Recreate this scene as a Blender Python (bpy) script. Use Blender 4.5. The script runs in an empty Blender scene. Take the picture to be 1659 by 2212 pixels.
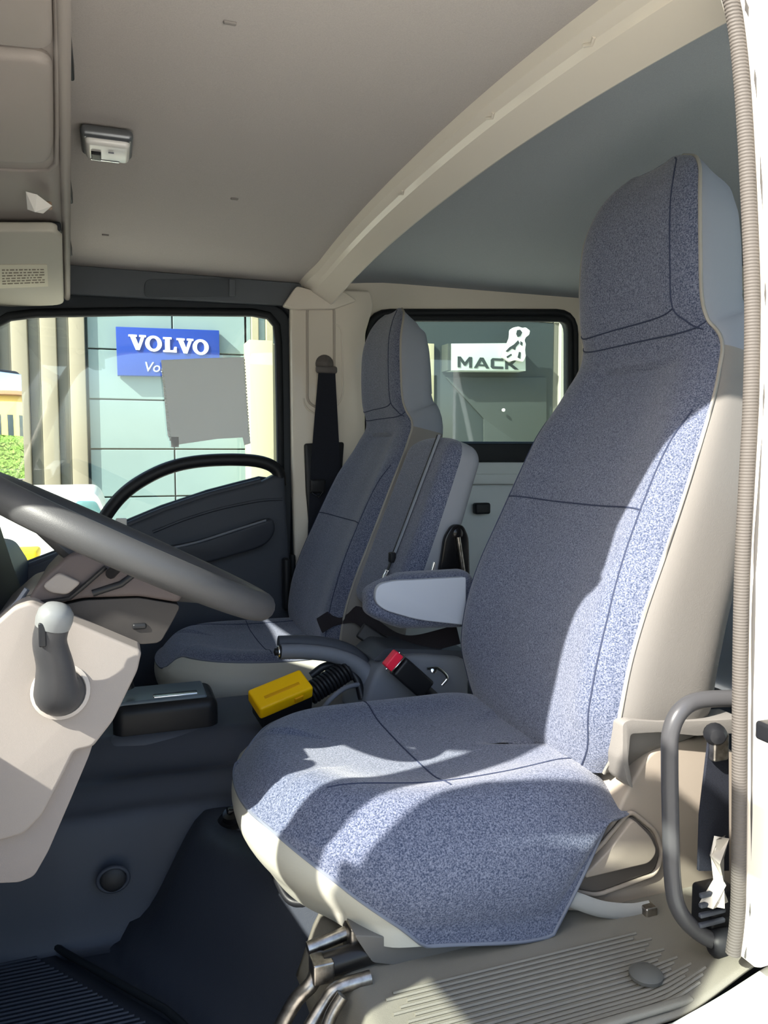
import bpy, bmesh, math, random
from mathutils import Vector, Matrix

# ------------------------------------------------------------------ camera, sky, sun, exposure
SC = bpy.context.scene
COL = SC.collection
random.seed(7)

cam_d = bpy.data.cameras.new('camera')
cam = bpy.data.objects.new('camera', cam_d)
COL.objects.link(cam)
cam_d.sensor_fit = 'HORIZONTAL'
cam_d.sensor_width = 36.0
cam_d.lens = 36.0 * 1660.0 / 1659.0
cam_d.clip_start = 0.02
cam.location = (0.0, -0.60, 0.87)
cam.rotation_euler = (math.radians(90 - 4.2), 0, math.radians(-19.5))
SC.camera = cam

world = bpy.data.worlds.new('sky')
SC.world = world
world.use_nodes = True
wn = world.node_tree
wn.nodes.clear()
w_out = wn.nodes.new('ShaderNodeOutputWorld')
w_bg = wn.nodes.new('ShaderNodeBackground')
w_sky = wn.nodes.new('ShaderNodeTexSky')
w_sky.sky_type = 'NISHITA'
w_sky.sun_disc = False
w_sky.sun_elevation = math.radians(38.6)
w_sky.sun_rotation = math.radians(-113.5)
w_sky.air_density = 1.0
w_sky.dust_density = 2.0
w_bg.inputs['Strength'].default_value = 0.55
wn.links.new(w_sky.outputs[0], w_bg.inputs[0])
wn.links.new(w_bg.outputs[0], w_out.inputs[0])

SUN_DIR = Vector((1.15, 0.50, -1.0))
sun_d = bpy.data.lights.new('sun', 'SUN')
sun_d.energy = 18.0
sun_d.angle = math.radians(0.6)
sun_d.color = (1.0, 0.95, 0.86)
sun = bpy.data.objects.new('sun', sun_d)
COL.objects.link(sun)
sun.location = (-6, -3, 6)
sun.rotation_euler = SUN_DIR.to_track_quat('-Z', 'Y').to_euler()

SC.view_settings.view_transform = 'Standard'
SC.view_settings.look = 'None'
SC.view_settings.gamma = 1.0
SC.view_settings.use_curve_mapping = False
SC.view_settings.exposure = 0.0

# ------------------------------------------------------------------ helpers
def lin(c):
    return tuple(((v / 255.0) / 12.92 if v / 255.0 <= 0.04045 else ((v / 255.0 + 0.055) / 1.055) ** 2.4) for v in c) + (1.0,)

MATS = {}
def mat(name, rgb, rough=0.6, metal=0.0, grain=0.0, gscale=600.0, bump=0.0, bscale=800.0, spec=0.28, var=None, coat=0.0):
    """plain principled surface with fine colour grain and relief (object coordinates, metres)"""
    if name in MATS:
        return MATS[name]
    m = bpy.data.materials.new(name)
    m.use_nodes = True
    nt = m.node_tree
    b = nt.nodes['Principled BSDF']
    c = lin(rgb)
    b.inputs['Base Color'].default_value = c
    b.inputs['Roughness'].default_value = rough
    b.inputs['Metallic'].default_value = metal
    b.inputs['Specular IOR Level'].default_value = spec
    b.inputs['Coat Weight'].default_value = coat
    tc = nt.nodes.new('ShaderNodeTexCoord')
    if grain > 0:
        n = nt.nodes.new('ShaderNodeTexNoise')
        n.inputs['Scale'].default_value = gscale
        n.inputs['Detail'].default_value = 3
        nt.links.new(tc.outputs['Object'], n.inputs['Vector'])
        r = nt.nodes.new('ShaderNodeValToRGB')
        r.color_ramp.elements[0].position = 0.36
        r.color_ramp.elements[1].position = 0.64
        r.color_ramp.elements[0].color = tuple(v * (1 - grain) for v in c[:3]) + (1,)
        hi = var if var else tuple(min(1, v * (1 + grain)) for v in c[:3])
        r.color_ramp.elements[1].color = tuple(hi[:3]) + (1,)
        nt.links.new(n.outputs[0], r.inputs[0])
        nt.links.new(r.outputs[0], b.inputs['Base Color'])
    if bump > 0:
        n2 = nt.nodes.new('ShaderNodeTexNoise')
        n2.inputs['Scale'].default_value = bscale
        n2.inputs['Detail'].default_value = 2
        nt.links.new(tc.outputs['Object'], n2.inputs['Vector'])
        bp = nt.nodes.new('ShaderNodeBump')
        bp.inputs['Strength'].default_value = bump
        bp.inputs['Distance'].default_value = 0.002
        nt.links.new(n2.outputs[0], bp.inputs['Height'])
        nt.links.new(bp.outputs[0], b.inputs['Normal'])
    MATS[name] = m
    return m

def glass(name, tint=(0.93, 0.97, 0.95), refl=0.06):
    m = bpy.data.materials.new(name)
    m.use_nodes = True
    nt = m.node_tree
    nt.nodes.clear()
    o = nt.nodes.new('ShaderNodeOutputMaterial')
    t = nt.nodes.new('ShaderNodeBsdfTransparent')
    t.inputs[0].default_value = tint + (1,)
    g = nt.nodes.new('ShaderNodeBsdfGlossy')
    g.inputs['Roughness'].default_value = 0.02
    mx = nt.nodes.new('ShaderNodeMixShader')
    mx.inputs[0].default_value = refl
    nt.links.new(t.outputs[0], mx.inputs[1])
    nt.links.new(g.outputs[0], mx.inputs[2])
    nt.links.new(mx.outputs[0], o.inputs[0])
    return m

def tag(o, label=None, cat=None, group=None, kind=None):
    if label: o['label'] = label
    if cat: o['category'] = cat
    if group: o['group'] = group
    if kind: o['kind'] = kind
    return o

def empty(name, loc, label=None, cat=None, group=None, kind=None):
    o = bpy.data.objects.new(name, None)
    o.empty_display_size = 0.05
    o.location = loc
    COL.objects.link(o)
    return tag(o, label, cat, group, kind)

def attach(o, parent):
    if parent is not None:
        o.parent = parent
        if parent.type == 'EMPTY':
            o.matrix_parent_inverse = Matrix.Translation(-Vector(parent.location))
    return o

def link(name, me, m, parent=None, smooth=True, angle=38):
    if smooth:
        for p in me.polygons:
            p.use_smooth = True
        me.set_sharp_from_angle(angle=math.radians(angle))
    o = bpy.data.objects.new(name, me)
    if m is not None:
        me.materials.append(m)
    COL.objects.link(o)
    return attach(o, parent)

def mesh(name, vs, fs, m, parent=None, smooth=True, angle=38, fix=True):
    me = bpy.data.meshes.new(name)
    me.from_pydata([tuple(v) for v in vs], [], fs)
    if fix:
        bm = bmesh.new()
        bm.from_mesh(me)
        bmesh.ops.recalc_face_normals(bm, faces=bm.faces)
        bm.to_mesh(me)
        bm.free()
    me.update()
    return link(name, me, m, parent, smooth, angle)

def catmull(pts, n=8, closed=False):
    P = [Vector(p) for p in pts]
    out = []
    L = len(P)
    rng = L if closed else L - 1
    for i in range(rng):
        p0 = P[(i - 1) % L] if closed or i > 0 else P[0] * 2 - P[1]
        p1, p2 = P[i], P[(i + 1) % L]
        p3 = P[(i + 2) % L] if closed or i + 2 < L else P[-1] * 2 - P[-2]
        for k in range(n):
            t = k / n
            out.append(0.5 * ((2 * p1) + (p2 - p0) * t + (2 * p0 - 5 * p1 + 4 * p2 - p3) * t * t + (3 * p1 - p0 - 3 * p2 + p3) * t ** 3))
    if not closed:
        out.append(P[-1].copy())
    return out

def tube_vf(path, r, seg=10, closed=False, flat=1.0, caps=True, upv=None):
    P = [Vector(p) for p in path]
    L = len(P)
    rr = r if isinstance(r, (list, tuple)) else [r] * L
    vs, fs = [], []
    prev = None
    for i in range(L):
        if closed:
            t = P[(i + 1) % L] - P[(i - 1) % L]
        else:
            t = P[min(i + 1, L - 1)] - P[max(i - 1, 0)]
        t.normalize()
        if upv is not None:
            a = Vector(upv) - t * t.dot(Vector(upv))
            a.normalize()
        elif prev is None:
            a = t.orthogonal().normalized()
        else:
            a = prev - t * t.dot(prev)
            a.normalize()
        prev = a
        b = t.cross(a)
        for k in range(seg):
            q = 2 * math.pi * k / seg
            vs.append(P[i] + a * (rr[i] * math.cos(q)) + b * (rr[i] * flat * math.sin(q)))
    for i in range(L if closed else L - 1):
        j = (i + 1) % L
        for k in range(seg):
            k2 = (k + 1) % seg
            fs.append((i * seg + k, i * seg + k2, j * seg + k2, j * seg + k))
    if not closed and caps:
        fs.append(tuple(range(seg)))
        fs.append(tuple(range((L - 1) * seg, L * seg)))
    return vs, fs

def tube(name, path, r, m, parent=None, seg=10, closed=False, flat=1.0, upv=None):
    vs, fs = tube_vf(path, r, seg, closed, flat, True, upv)
    return mesh(name, vs, fs, m, parent, angle=60)

def rbox_vf(h, r, n=3, mid=1):
    """rounded box, half sizes h, edge radius r, about the origin"""
    ax = []
    for a in range(3):
        hh = h[a]
        rr = min(r, hh * 0.999)
        c = [-hh + rr * (1 - math.cos(math.pi / 2 * i / n)) if False else -hh + rr * i / n for i in range(n + 1)]
        m_ = [(-hh + rr) + (2 * hh - 2 * rr) * i / mid for i in range(1, mid)]
        ax.append(c + m_ + [-x for x in reversed(c)])
    idx, vs, fs = {}, [], []
    def vid(p):
        k = tuple(round(x, 7) for x in p)
        if k not in idx:
            idx[k] = len(vs)
            q = Vector(p)
            inner = Vector([max(-(h[a] - min(r, h[a] * .999)), min(h[a] - min(r, h[a] * .999), p[a])) for a in range(3)])
            d = q - inner
            if d.length > 1e-9:
                mx = max(abs(d[a]) for a in range(3))
                d = d.normalized() * mx
            vs.append(inner + d)
        return idx[k]
    for a in range(3):
        b, c = (a + 1) % 3, (a + 2) % 3
        for s in (-1, 1):
            for i in range(len(ax[b]) - 1):
                for j in range(len(ax[c]) - 1):
                    q = []
                    for (ii, jj) in ((i, j), (i + 1, j), (i + 1, j + 1), (i, j + 1)):
                        p = [0, 0, 0]
                        p[a] = s * h[a]
                        p[b] = ax[b][ii]
                        p[c] = ax[c][jj]
                        q.append(vid(p))
                    if s < 0:
                        q.reverse()
                    fs.append(tuple(q))
    return vs, fs

def frame(xdir, ydir):
    x = Vector(xdir).normalized()
    y = Vector(ydir)
    y = (y - x * x.dot(y)).normalized()
    z = x.cross(y)
    return Matrix((x, y, z)).transposed()

def rbox(name, c, h, r, m, parent=None, n=3, mid=1, fn=None, rot=None):
    vs, fs = rbox_vf(h, r, n, mid)
    c = Vector(c)
    if fn:
        vs = [fn(v) for v in vs]
    if rot is not None:
        vs = [rot @ v for v in vs]
    return mesh(name, [v + c for v in vs], fs, m, parent, angle=50)

def put(ax, a, b, d):
    return {'y': (a, d, b), 'x': (d, a, b), 'z': (a, b, d)}[ax]

def prism(name, poly, ax, d0, d1, m, parent=None, bev=0.004, seg=2, holes=(), only=None):
    """polygon in the plane across axis ax, solid from d0 to d1, rounded cap edges"""
    bm = bmesh.new()
    loops = [poly] + list(holes)
    edges = []
    for lp in loops:
        vv = [bm.verts.new(put(ax, p[0], p[1], d0)) for p in lp]
        for i in range(len(vv)):
            edges.append(bm.edges.new((vv[i], vv[(i + 1) % len(vv)])))
    if holes:
        bmesh.ops.triangle_fill(bm, use_beauty=True, use_dissolve=False, edges=edges)
    else:
        bm.faces.new([v for v in bm.verts])
    bmesh.ops.recalc_face_normals(bm, faces=bm.faces)
    ext = bmesh.ops.extrude_face_region(bm, geom=bm.faces[:])
    nv = [g for g in ext['geom'] if isinstance(g, bmesh.types.BMVert)]
    dv = Vector(put(ax, 0, 0, d1 - d0))
    bmesh.ops.translate(bm, vec=dv, verts=nv)
    bmesh.ops.recalc_face_normals(bm, faces=bm.faces)
    if bev > 0:
        k = {'x': 0, 'y': 1, 'z': 2}[ax]
        ce = []
        for e in bm.edges:
            if len(e.link_faces) == 2:
                a, b = e.verts
                same = abs(a.co[k] - b.co[k]) < 1e-6
                f1, f2 = e.link_faces
                sharp = f1.normal.angle(f2.normal, 0) > 1.0
                if same and sharp and (only is None or abs(a.co[k] - only) < 1e-6):
                    ce.append(e)
        bmesh.ops.bevel(bm, geom=ce, offset=bev, segments=seg, affect='EDGES', profile=0.5, clamp_overlap=True)
    me = bpy.data.meshes.new(name)
    bm.to_mesh(me)
    bm.free()
    return link(name, me, m, parent, True, 40)

def roundpoly(pts, r, n=5):
    out = []
    L = len(pts)
    for i in range(L):
        p0, p1, p2 = Vector(pts[i - 1]).to_2d(), Vector(pts[i]).to_2d(), Vector(pts[(i + 1) % L]).to_2d()
        rr = r[i] if isinstance(r, (list, tuple)) else r
        a, b = (p0 - p1), (p2 - p1)
        k = min(rr, a.length * .48, b.length * .48)
        a, b = p1 + a.normalized() * k, p1 + b.normalized() * k
        for j in range(n + 1):
            t = j / n
            out.append(tuple((1 - t) ** 2 * a + 2 * t * (1 - t) * p1 + t * t * b))
    return out

def rect(a0, b0, a1, b1):
    return [(a0, b0), (a1, b0), (a1, b1), (a0, b1)]

def gridmesh(name, fn, nu, nv, m, parent=None, cu=False, cv=False, thick=0.0, angle=60):
    vs = [Vector(fn(i / (nu if cu else nu - 1), j / (nv if cv else nv - 1))) for i in range(nu) for j in range(nv)]
    fs = []
    for i in range(nu if cu else nu - 1):
        for j in range(nv if cv else nv - 1):
            i2, j2 = (i + 1) % nu, (j + 1) % nv
            fs.append((i * nv + j, i2 * nv + j, i2 * nv + j2, i * nv + j2))
    o = mesh(name, vs, fs, m, parent, angle=angle)
    if thick:
        md = o.modifiers.new('solid', 'SOLIDIFY')
        md.thickness = thick
        md.offset = -1
    return o

def lathe(name, prof, c, axis, m, parent=None, seg=24):
    """prof: (radius, height along axis) list"""
    ax = Vector(axis).normalized()
    a = ax.orthogonal().normalized()
    b = ax.cross(a)
    c = Vector(c)
    vs, fs = [], []
    for (r, h) in prof:
        for k in range(seg):
            q = 2 * math.pi * k / seg
            vs.append(c + ax * h + a * (r * math.cos(q)) + b * (r * math.sin(q)))
    for i in range(len(prof) - 1):
        for k in range(seg):
            k2 = (k + 1) % seg
            fs.append((i * seg + k, i * seg + k2, (i + 1) * seg + k2, (i + 1) * seg + k))
    fs.append(tuple(range(seg)))
    fs.append(tuple(range((len(prof) - 1) * seg, len(prof) * seg)))
    return mesh(name, vs, fs, m, parent, angle=40)

def sstep(a, b, x):
    t = max(0.0, min(1.0, (x - a) / (b - a)))
    return t * t * (3 - 2 * t)

def interp(tab, x):
    if x <= tab[0][0]: return tab[0][1]
    for (a, b), (c, d) in zip(tab, tab[1:]):
        if x <= c:
            return b + (d - b) * (x - a) / (c - a)
    return tab[-1][1]

def smooth_interp(tab, x, w=.05):
    return sum(interp(tab, x + w * k / 3) for k in range(-3, 4)) / 7

def join_vf(items):
    V, Fc = [], []
    for vs, fs in items:
        o = len(V)
        V += list(vs)
        Fc += [tuple(i + o for i in f) for f in fs]
    return V, Fc

# ------------------------------------------------------------------ materials
def fabric_mat(name, dark, light, scale=430.0):
    m = bpy.data.materials.new(name)
    m.use_nodes = True
    nt = m.node_tree
    b = nt.nodes['Principled BSDF']
    b.inputs['Roughness'].default_value = 0.95
    b.inputs['Specular IOR Level'].default_value = 0.15
    b.inputs['Sheen Weight'].default_value = 0.25
    b.inputs['Sheen Roughness'].default_value = 0.5
    tc = nt.nodes.new('ShaderNodeTexCoord')
    n = nt.nodes.new('ShaderNodeTexNoise')
    n.inputs['Scale'].default_value = scale
    n.inputs['Detail'].default_value = 4
    n.inputs['Roughness'].default_value = 0.75
    r = nt.nodes.new('ShaderNodeValToRGB')
    r.color_ramp.elements[0].position = 0.40
    r.color_ramp.elements[1].position = 0.62
    r.color_ramp.elements[0].color = lin(dark)
    r.color_ramp.elements[1].color = lin(light)
    wv = nt.nodes.new('ShaderNodeTexVoronoi')
    wv.inputs['Scale'].default_value = scale * 1.1
    bp = nt.nodes.new('ShaderNodeBump')
    bp.inputs['Strength'].default_value = 0.555
    bp.inputs['Distance'].default_value = 0.0012
    nt.links.new(tc.outputs['Object'], n.inputs['Vector'])
    nt.links.new(tc.outputs['Object'], wv.inputs['Vector'])
    nt.links.new(n.outputs[0], r.inputs[0])
    nt.links.new(r.outputs[0], b.inputs['Base Color'])
    nt.links.new(wv.outputs['Distance'], bp.inputs['Height'])
    nt.links.new(bp.outputs[0], b.inputs['Normal'])
    return m

FABRIC = fabric_mat('blue seat fabric', (46, 56, 78), (116, 121, 138))
SEAM = mat('dark seam thread', (48, 55, 76), 0.9)
PIPING = mat('grey piping', (140, 137, 130), 0.6)
VINYL = mat('light grey vinyl', (116, 113, 109), 0.5, bump=0.12, bscale=500)
SKIRTV = mat('off white skirt vinyl', (172, 171, 160), 0.42, bump=0.10, bscale=300)
HEMP = mat('grey blue piping', (104, 109, 120), 0.7)
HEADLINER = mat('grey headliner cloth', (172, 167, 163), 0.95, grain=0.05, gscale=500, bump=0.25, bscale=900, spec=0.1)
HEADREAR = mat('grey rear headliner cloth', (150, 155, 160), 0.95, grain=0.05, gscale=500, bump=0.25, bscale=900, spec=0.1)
PAINT = mat('warm white cab paint', (214, 207, 194), 0.35, bump=0.03, bscale=60, coat=0.2)
PAINTW = mat('white body paint', (236, 236, 232), 0.25, coat=0.4)
BEIGE = mat('beige grey dash plastic', (134, 127, 122), 0.6, bump=0.15, bscale=1500)
BEIGE_D = mat('taupe shroud plastic', (78, 70, 69), 0.6, bump=0.15, bscale=1500)
GREYPL = mat('mid grey plastic', (112, 116, 124), 0.55, bump=0.12, bscale=1500)
DARKPL = mat('dark slate plastic', (62, 66, 74), 0.5, bump=0.15, bscale=1400)
BLACKPL = mat('black plastic', (26, 27, 30), 0.42, bump=0.08, bscale=1400)
RUBBER = mat('black rubber seal', (24, 28, 32), 0.55)
MAT_RUB = mat('navy black floor rubber', (46, 50, 58), 0.42, bump=0.2, bscale=700)
WEBBING = mat('black belt webbing', (30, 33, 42), 0.85, grain=0.3, gscale=900)
METAL = mat('worn bare steel', (150, 145, 138), 0.35, 1.0, grain=0.3, gscale=90)
CHROME = mat('bright chrome', (215, 215, 215), 0.15, 1.0)
GLASS = glass('clear side glass')
WHITEPL = mat('white plastic', (225, 222, 215), 0.4)

# ================================================================== STRUCTURE
YW = 1.90          # inner face of the passenger side
# ---- ground outside
ground = mesh('ground', [(-14, -10, -.86), (16, -10, -.86), (16, 22, -.86), (-14, 22, -.86)], [(0, 1, 2, 3)],
              mat('sunlit concrete', (200, 194, 182), 0.9, grain=0.08, gscale=6), smooth=False)
tag(ground, 'pale sunlit concrete yard outside the truck', kind='structure')

# ---- cab floor: footwell, riser under the driver seat, platform by the door
def riser(x, y):
    # edge of the raised part: runs slantwise across the footwell
    e = smooth_interp([(0.10, 0.22), (0.35, 0.20), (0.57, 0.10), (0.72, 0.00), (0.80, -0.01), (0.95, 0.05)], y)
    return 0.03 * sstep(e - .01, e + .015, x) + 0.17 * sstep(e + .02, e + .15, x)
def floor_f(u, v):
    x = -0.75 + 2.75 * u
    y = 0.10 + 1.80 * v
    z = riser(x, y) if y < 1.0 else riser(x, .95) * (1 - sstep(1.25, 1.4, y)) + .2 * sstep(.2, .5, x) * sstep(1.25, 1.4, y)
    if x > 0.8:
        z = z + (0.05 - z) * sstep(0.80, 0.95, x)
    return (x, y, z)
floor = gridmesh('floor', floor_f, 160, 110, MAT_RUB, thick=0.0)
tag(floor, 'dark rubber covered cab floor with raised seat riser', kind='structure')

# ---- ceiling: front headliner and rear headliner with crown, dropping at the passenger side
def crown(y):
    return 1.482 - 0.055 * abs((y - 0.98) / 0.9) ** 2.2
def ceil_f(u, v):
    x = -0.32 + 0.98 * u
    y = 0.12 + 1.78 * v
    z = crown(y)
    return (x, y, z)
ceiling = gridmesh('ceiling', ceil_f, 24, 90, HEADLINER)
tag(ceiling, 'grey cloth headliner over the front seats', kind='structure')
def ceil_r(u, v):
    x = 0.64 + 1.40 * u
    y = 0.06 + 1.84 * v
    return (x, y, crown(y) + 0.01 + 0.02 * sstep(.0, .2, u))
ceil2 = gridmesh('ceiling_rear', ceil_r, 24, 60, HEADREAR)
tag(ceil2, 'darker grey headliner behind the roof beam', kind='structure')
roof = prism('roof_skin', roundpoly(rect(-.30, .075, 2.1, 1.98), .08), 'z', 1.535, 1.56, PAINTW, bev=.008)
tag(roof, 'white outer roof of the cab', kind='structure')
for (x, y, z0) in ((.17, .52, .0), (.29, 1.28, .0), (.0, 1.62, 0)):
    d = rbox('dent', (x, y, crown(y) - .001), (.009, .004, .002), .002, mat('dull grey dimple', (128, 124, 121), .9), None, n=2)
    attach(d, ceiling)
# shallow pressed recess above the passenger window
hdr = empty('trim_header', (.1, 1.87, 1.38), 'header trim above the passenger window, grey darkened for shade', kind='structure')
HDR = mat('shade darkened header trim', (96, 101, 106), .8, bump=.2, bscale=900)  # darker slate tone carries the shade on this upright face
prism('header_panel', [(-.75, 1.335), (.60, 1.352), (.60, 1.425), (-.75, 1.43)], 'y', 1.868, 1.90, HDR, hdr, bev=.008)
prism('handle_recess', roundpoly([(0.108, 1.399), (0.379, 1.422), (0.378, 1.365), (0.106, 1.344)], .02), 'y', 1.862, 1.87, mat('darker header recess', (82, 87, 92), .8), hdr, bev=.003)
rbox('recess_tab', (0.369, 1.86, 1.392), (.010, .006, .026), .004, HDR, hdr)

# ---- passenger side wall with two door openings; the pillar between them
FD = roundpoly([(-.62, .02), (.555, .02), (.57, .8), (.572, 1.365), (-.36, 1.365), (-.62, .72)], [.05, .05, .05, .09, .10, .1])
RD = roundpoly([(0.823, 0.169), (0.825, 1.349), (1.634, 1.399), (1.662, 0.095)], [.05, .08, .08, .05])
wall_r = prism('wall_right', [(-.95, -.1), (2.05, -.1), (2.05, 1.50), (-.6, 1.50), (-.95, .7)], 'y', YW, YW + .05, PAINT, holes=[FD, RD], bev=0)
tag(wall_r, 'cream painted inner side of the cab on the passenger side', kind='structure')

pillar = empty('trim_pillar_right', (.69, 1.88, .1), 'cream painted door pillar carrying the passenger belt', kind='structure')
pp = [(0.554, 1.349), (0.573, 1.406), (0.823, 1.415), (0.836, 1.367), (0.807, 1.275), (0.802, 0.326), (0.564, 0.342), (0.556, 0.846)]
prism('pillar_panel', roundpoly(pp, .012), 'y', 1.860, YW, PAINT, pillar, bev=.010, seg=3)
slot = roundpoly([(0.608, 1.35), (0.698, 1.358), (0.697, 1.046), (0.646, 1.021), (0.606, 1.044)], .02)
tube('pressed_groove', [(a, 1.860, b) for a, b in slot], .0045, mat('shaded cream paint', (176, 168, 158), .4), pillar, seg=8, closed=True)  # groove shade put in as a darker cream on a raised tube
slot2 = roundpoly([(0.586, 1.292), (0.723, 1.3), (0.728, 1.059), (0.662, 0.99), (0.594, 1.026)], .03)
tube('pressed_edge', [(a, 1.861, b) for a, b in slot2[6:]], .0035, PAINT, pillar, seg=8)
for (u_, v_) in [(0.605, 1.379), (0.698, 1.381)]:
    lathe('screw', [(.008, 0), (.008, .003), (.004, .006)], (u_, 1.859, v_), (0, -1, 0), METAL, pillar, 12)

# ---- passenger front door
d1 = empty('door_1', (.05, 1.92, .02), 'dark trimmed passenger front door with large window', kind='structure')
WIN1 = [(-0.382, 1.114), (-0.331, 1.232), (-0.269, 1.272), (-0.195, 1.286), (0.091, 1.309), (0.438, 1.327), (0.49, 1.32), (0.515, 1.292), (0.521, 1.236), (0.523, 1.027), (0.524, 0.791), (0.454, 0.79), (0.29, 0.749), (0.146, 0.702), (0.021, 0.651), (-0.126, 0.587), (-0.273, 0.533), (-0.466, 0.447), (-0.559, 0.453)]
prism('door_frame', FD, 'y', 1.905, 1.94, mat('dark door frame paint', (44, 50, 56), .5), d1, holes=[WIN1], bev=0)
tube('window_seal', [(a, 1.900, b) for a, b in WIN1], .0135, RUBBER, d1, seg=10, closed=True)
tube('door_seal', [(a, 1.893, b) for a, b in FD], .012, RUBBER, d1, seg=8, closed=True)
gl = prism('window_glass', [(a * 1.0, b) for a, b in WIN1], 'y', 1.915, 1.919, GLASS, d1, bev=0)
belt = [(0.527, 0.801), (0.493, 0.807), (0.451, 0.787), (0.286, 0.746), (0.145, 0.7), (0.021, 0.649), (-0.125, 0.587), (-0.27, 0.532), (-0.495, 0.441)]
prism('door_panel', [(-.60, .06)] + [(.565, .06)] + belt, 'y', 1.845, 1.91, DARKPL, d1, bev=.012, seg=3)
tube('panel_top_roll', [(a, 1.862, b) for a, b in catmull([Vector((p[0], p[1], 0)) for p in belt[2:]], 4) for _ in (0,)] if False else [(p.x, 1.862, p.y) for p in catmull([(a, b, 0) for a, b in belt[2:]], 4)], .011, DARKPL, d1, seg=8)
arch = [(p.x, 1.868, p.y) for p in catmull([(a, b, 0) for a, b in [(-0.043, 0.638), (-0.023, 0.683), (0.021, 0.741), (0.078, 0.788), (0.161, 0.83), (0.252, 0.851), (0.368, 0.857), (0.456, 0.849), (0.506, 0.822), (0.517, 0.771)]], 6)]
tube('grab_arch', arch, [.0205] * len(arch), BLACKPL, d1, seg=12, flat=1.0)
arm = [(p.x, p.y) for p in catmull([(a, b, 0) for a, b in [(0.152, 0.588), (0.234, 0.604), (0.347, 0.635), (0.46, 0.669), (0.481, 0.657), (0.477, 0.62), (0.44, 0.585), (0.346, 0.559), (0.261, 0.54), (0.192, 0.546)]], 4, closed=True)]
ar = prism('door_armrest', arm, 'y', 1.79, 1.85, mat('slate armrest plastic', (48, 52, 60), .45, bump=.1, bscale=1400), d1, bev=.018, seg=4)
tube('armrest_highlight', [(p.x, 1.793, p.y) for p in catmull([(a, b, 0) for a, b in [(0.167, 0.591), (0.247, 0.607), (0.353, 0.638), (0.454, 0.667)]], 5)], .004, GREYPL, ar, seg=8)  # lighter grey tube paints the highlight along the armrest edge
tube('panel_crease', [(p.x, 1.843, p.y) for p in catmull([(a, b, 0) for a, b in [(0.114, 0.636), (0.211, 0.673), (0.325, 0.705), (0.442, 0.726), (0.517, 0.73)]], 5)], .0045, DARKPL, d1, seg=8)
rbox('lock_lever', (0.024, 1.85, 0.669), (.016, .008, .012), .004, WHITEPL, d1)
rbox('door_grab', (0.518, 1.8, 0.46), (.012, .02, .085), .011, BLACKPL, d1, n=4)
rbox('door_check', (0.548, 1.84, 0.451), (.008, .015, .10), .007, RUBBER, d1, n=3)

# ---- passenger rear door
d2 = empty('door_2', (1.2, 1.92, .02), 'rear passenger door with upright window behind the seats', kind='structure')
WIN2 = roundpoly([(0.849, 0.905), (0.85, 1.335), (1.615, 1.377), (1.625, 0.908)], [.02, .05, .05, .02])
prism('door_frame', RD, 'y', 1.905, 1.94, mat('dark door frame paint', (44, 50, 56), .5), d2, holes=[WIN2], bev=0)
tube('window_seal', [(a, 1.898, b) for a, b in WIN2], .014, RUBBER, d2, seg=10, closed=True)
tube('door_seal', [(a, 1.893, b) for a, b in RD], .013, RUBBER, d2, seg=8, closed=True)
prism('window_glass', WIN2, 'y', 1.915, 1.919, glass('smoked rear glass', (.80, .86, .83), .05), d2, bev=0)
prism('belt_rail', roundpoly([(0.821, 0.912), (1.631, 0.917), (1.633, 0.846), (0.821, 0.848)], .008), 'y', 1.86, 1.91, RUBBER, d2, bev=.008)
prism('door_panel', roundpoly([(0.817, 0.848), (1.626, 0.846), (1.642, 0.104), (0.816, 0.177)], .008), 'y', 1.868, 1.91, mat('pale rear door panel', (196, 200, 198), .5), d2, bev=.006)
prism('panel_ledge', roundpoly([(0.986, 0.807), (1.614, 0.802), (1.615, 0.764), (0.986, 0.772)], .006), 'y', 1.845, 1.87, mat('pale rear door panel', (196, 200, 198), .5), d2, bev=.006)
rbox('pull_handle', (1.235, 1.85, 0.683), (.03, .015, .02), .008, BLACKPL, d2)

# ---- rear and front ends of the cab
wall_b = prism('wall_rear', rect(.02, -.1, 1.95, 1.56), 'x', 2.02, 2.07, mat('blue grey rear trim', (176, 183, 190), .85, bump=.2, bscale=900), bev=0)
tag(wall_b, 'blue grey rear wall of the cab', kind='structure')
rcv = empty('rear_wall_cover', (2.0, 1.495, 1.506), 'pale plastic cover on the rear wall right of the driver headrest', 'wall cover')
rbox('cover_body', (2.005, 1.496, 1.507), (.015, .06, .085), .014, mat('pale grey cover', (205, 205, 200), .6), rcv, n=3)
rbox('cover_clip', (1.985, 1.473, 1.462), (.010, .045, .030), .008, mat('pale grey cover', (205, 205, 200), .6), rcv, n=3)
wall_f = prism('wall_front', rect(.02, -.1, 1.95, .60), 'x', -.86, -.80, DARKPL, bev=0)
tag(wall_f, 'front bulkhead of the cab under the windscreen', kind='structure')
# driver-side front quarter below the screen pillar, and the screen pillars
qp = [(-.86, -.1), (-.30, -.1), (-.27, .30), (-.26, .62), (-.30, .80), (-.62, .80), (-.86, .62)]
wl = prism('wall_left', qp, 'y', .02, .08, PAINTW, bev=.01)
tag(wl, 'white front quarter of the cab ahead of the driver door', kind='structure')
for nm, yy, lb in (('trim_screen_pillar_left', .105, 'cream screen pillar on the driver side'), ('trim_screen_pillar_right', 1.90, 'cream screen pillar on the passenger side')):
    pa = catmull([(-.50, yy, .60), (-.36, yy, .92), (-.22, yy, 1.24), (-.13, yy + .005, 1.35), (.02, yy + .015, 1.42), (.25, yy + .025, 1.45), (.74, yy + .020, 1.45)], 6)
    if yy > 1:
        pa = [Vector((p.x - .27, p.y, p.z - .02)) for p in pa if p.x < -.05]
    tag(tube(nm, pa, .035, PAINT, seg=12), lb, kind='structure')
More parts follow.
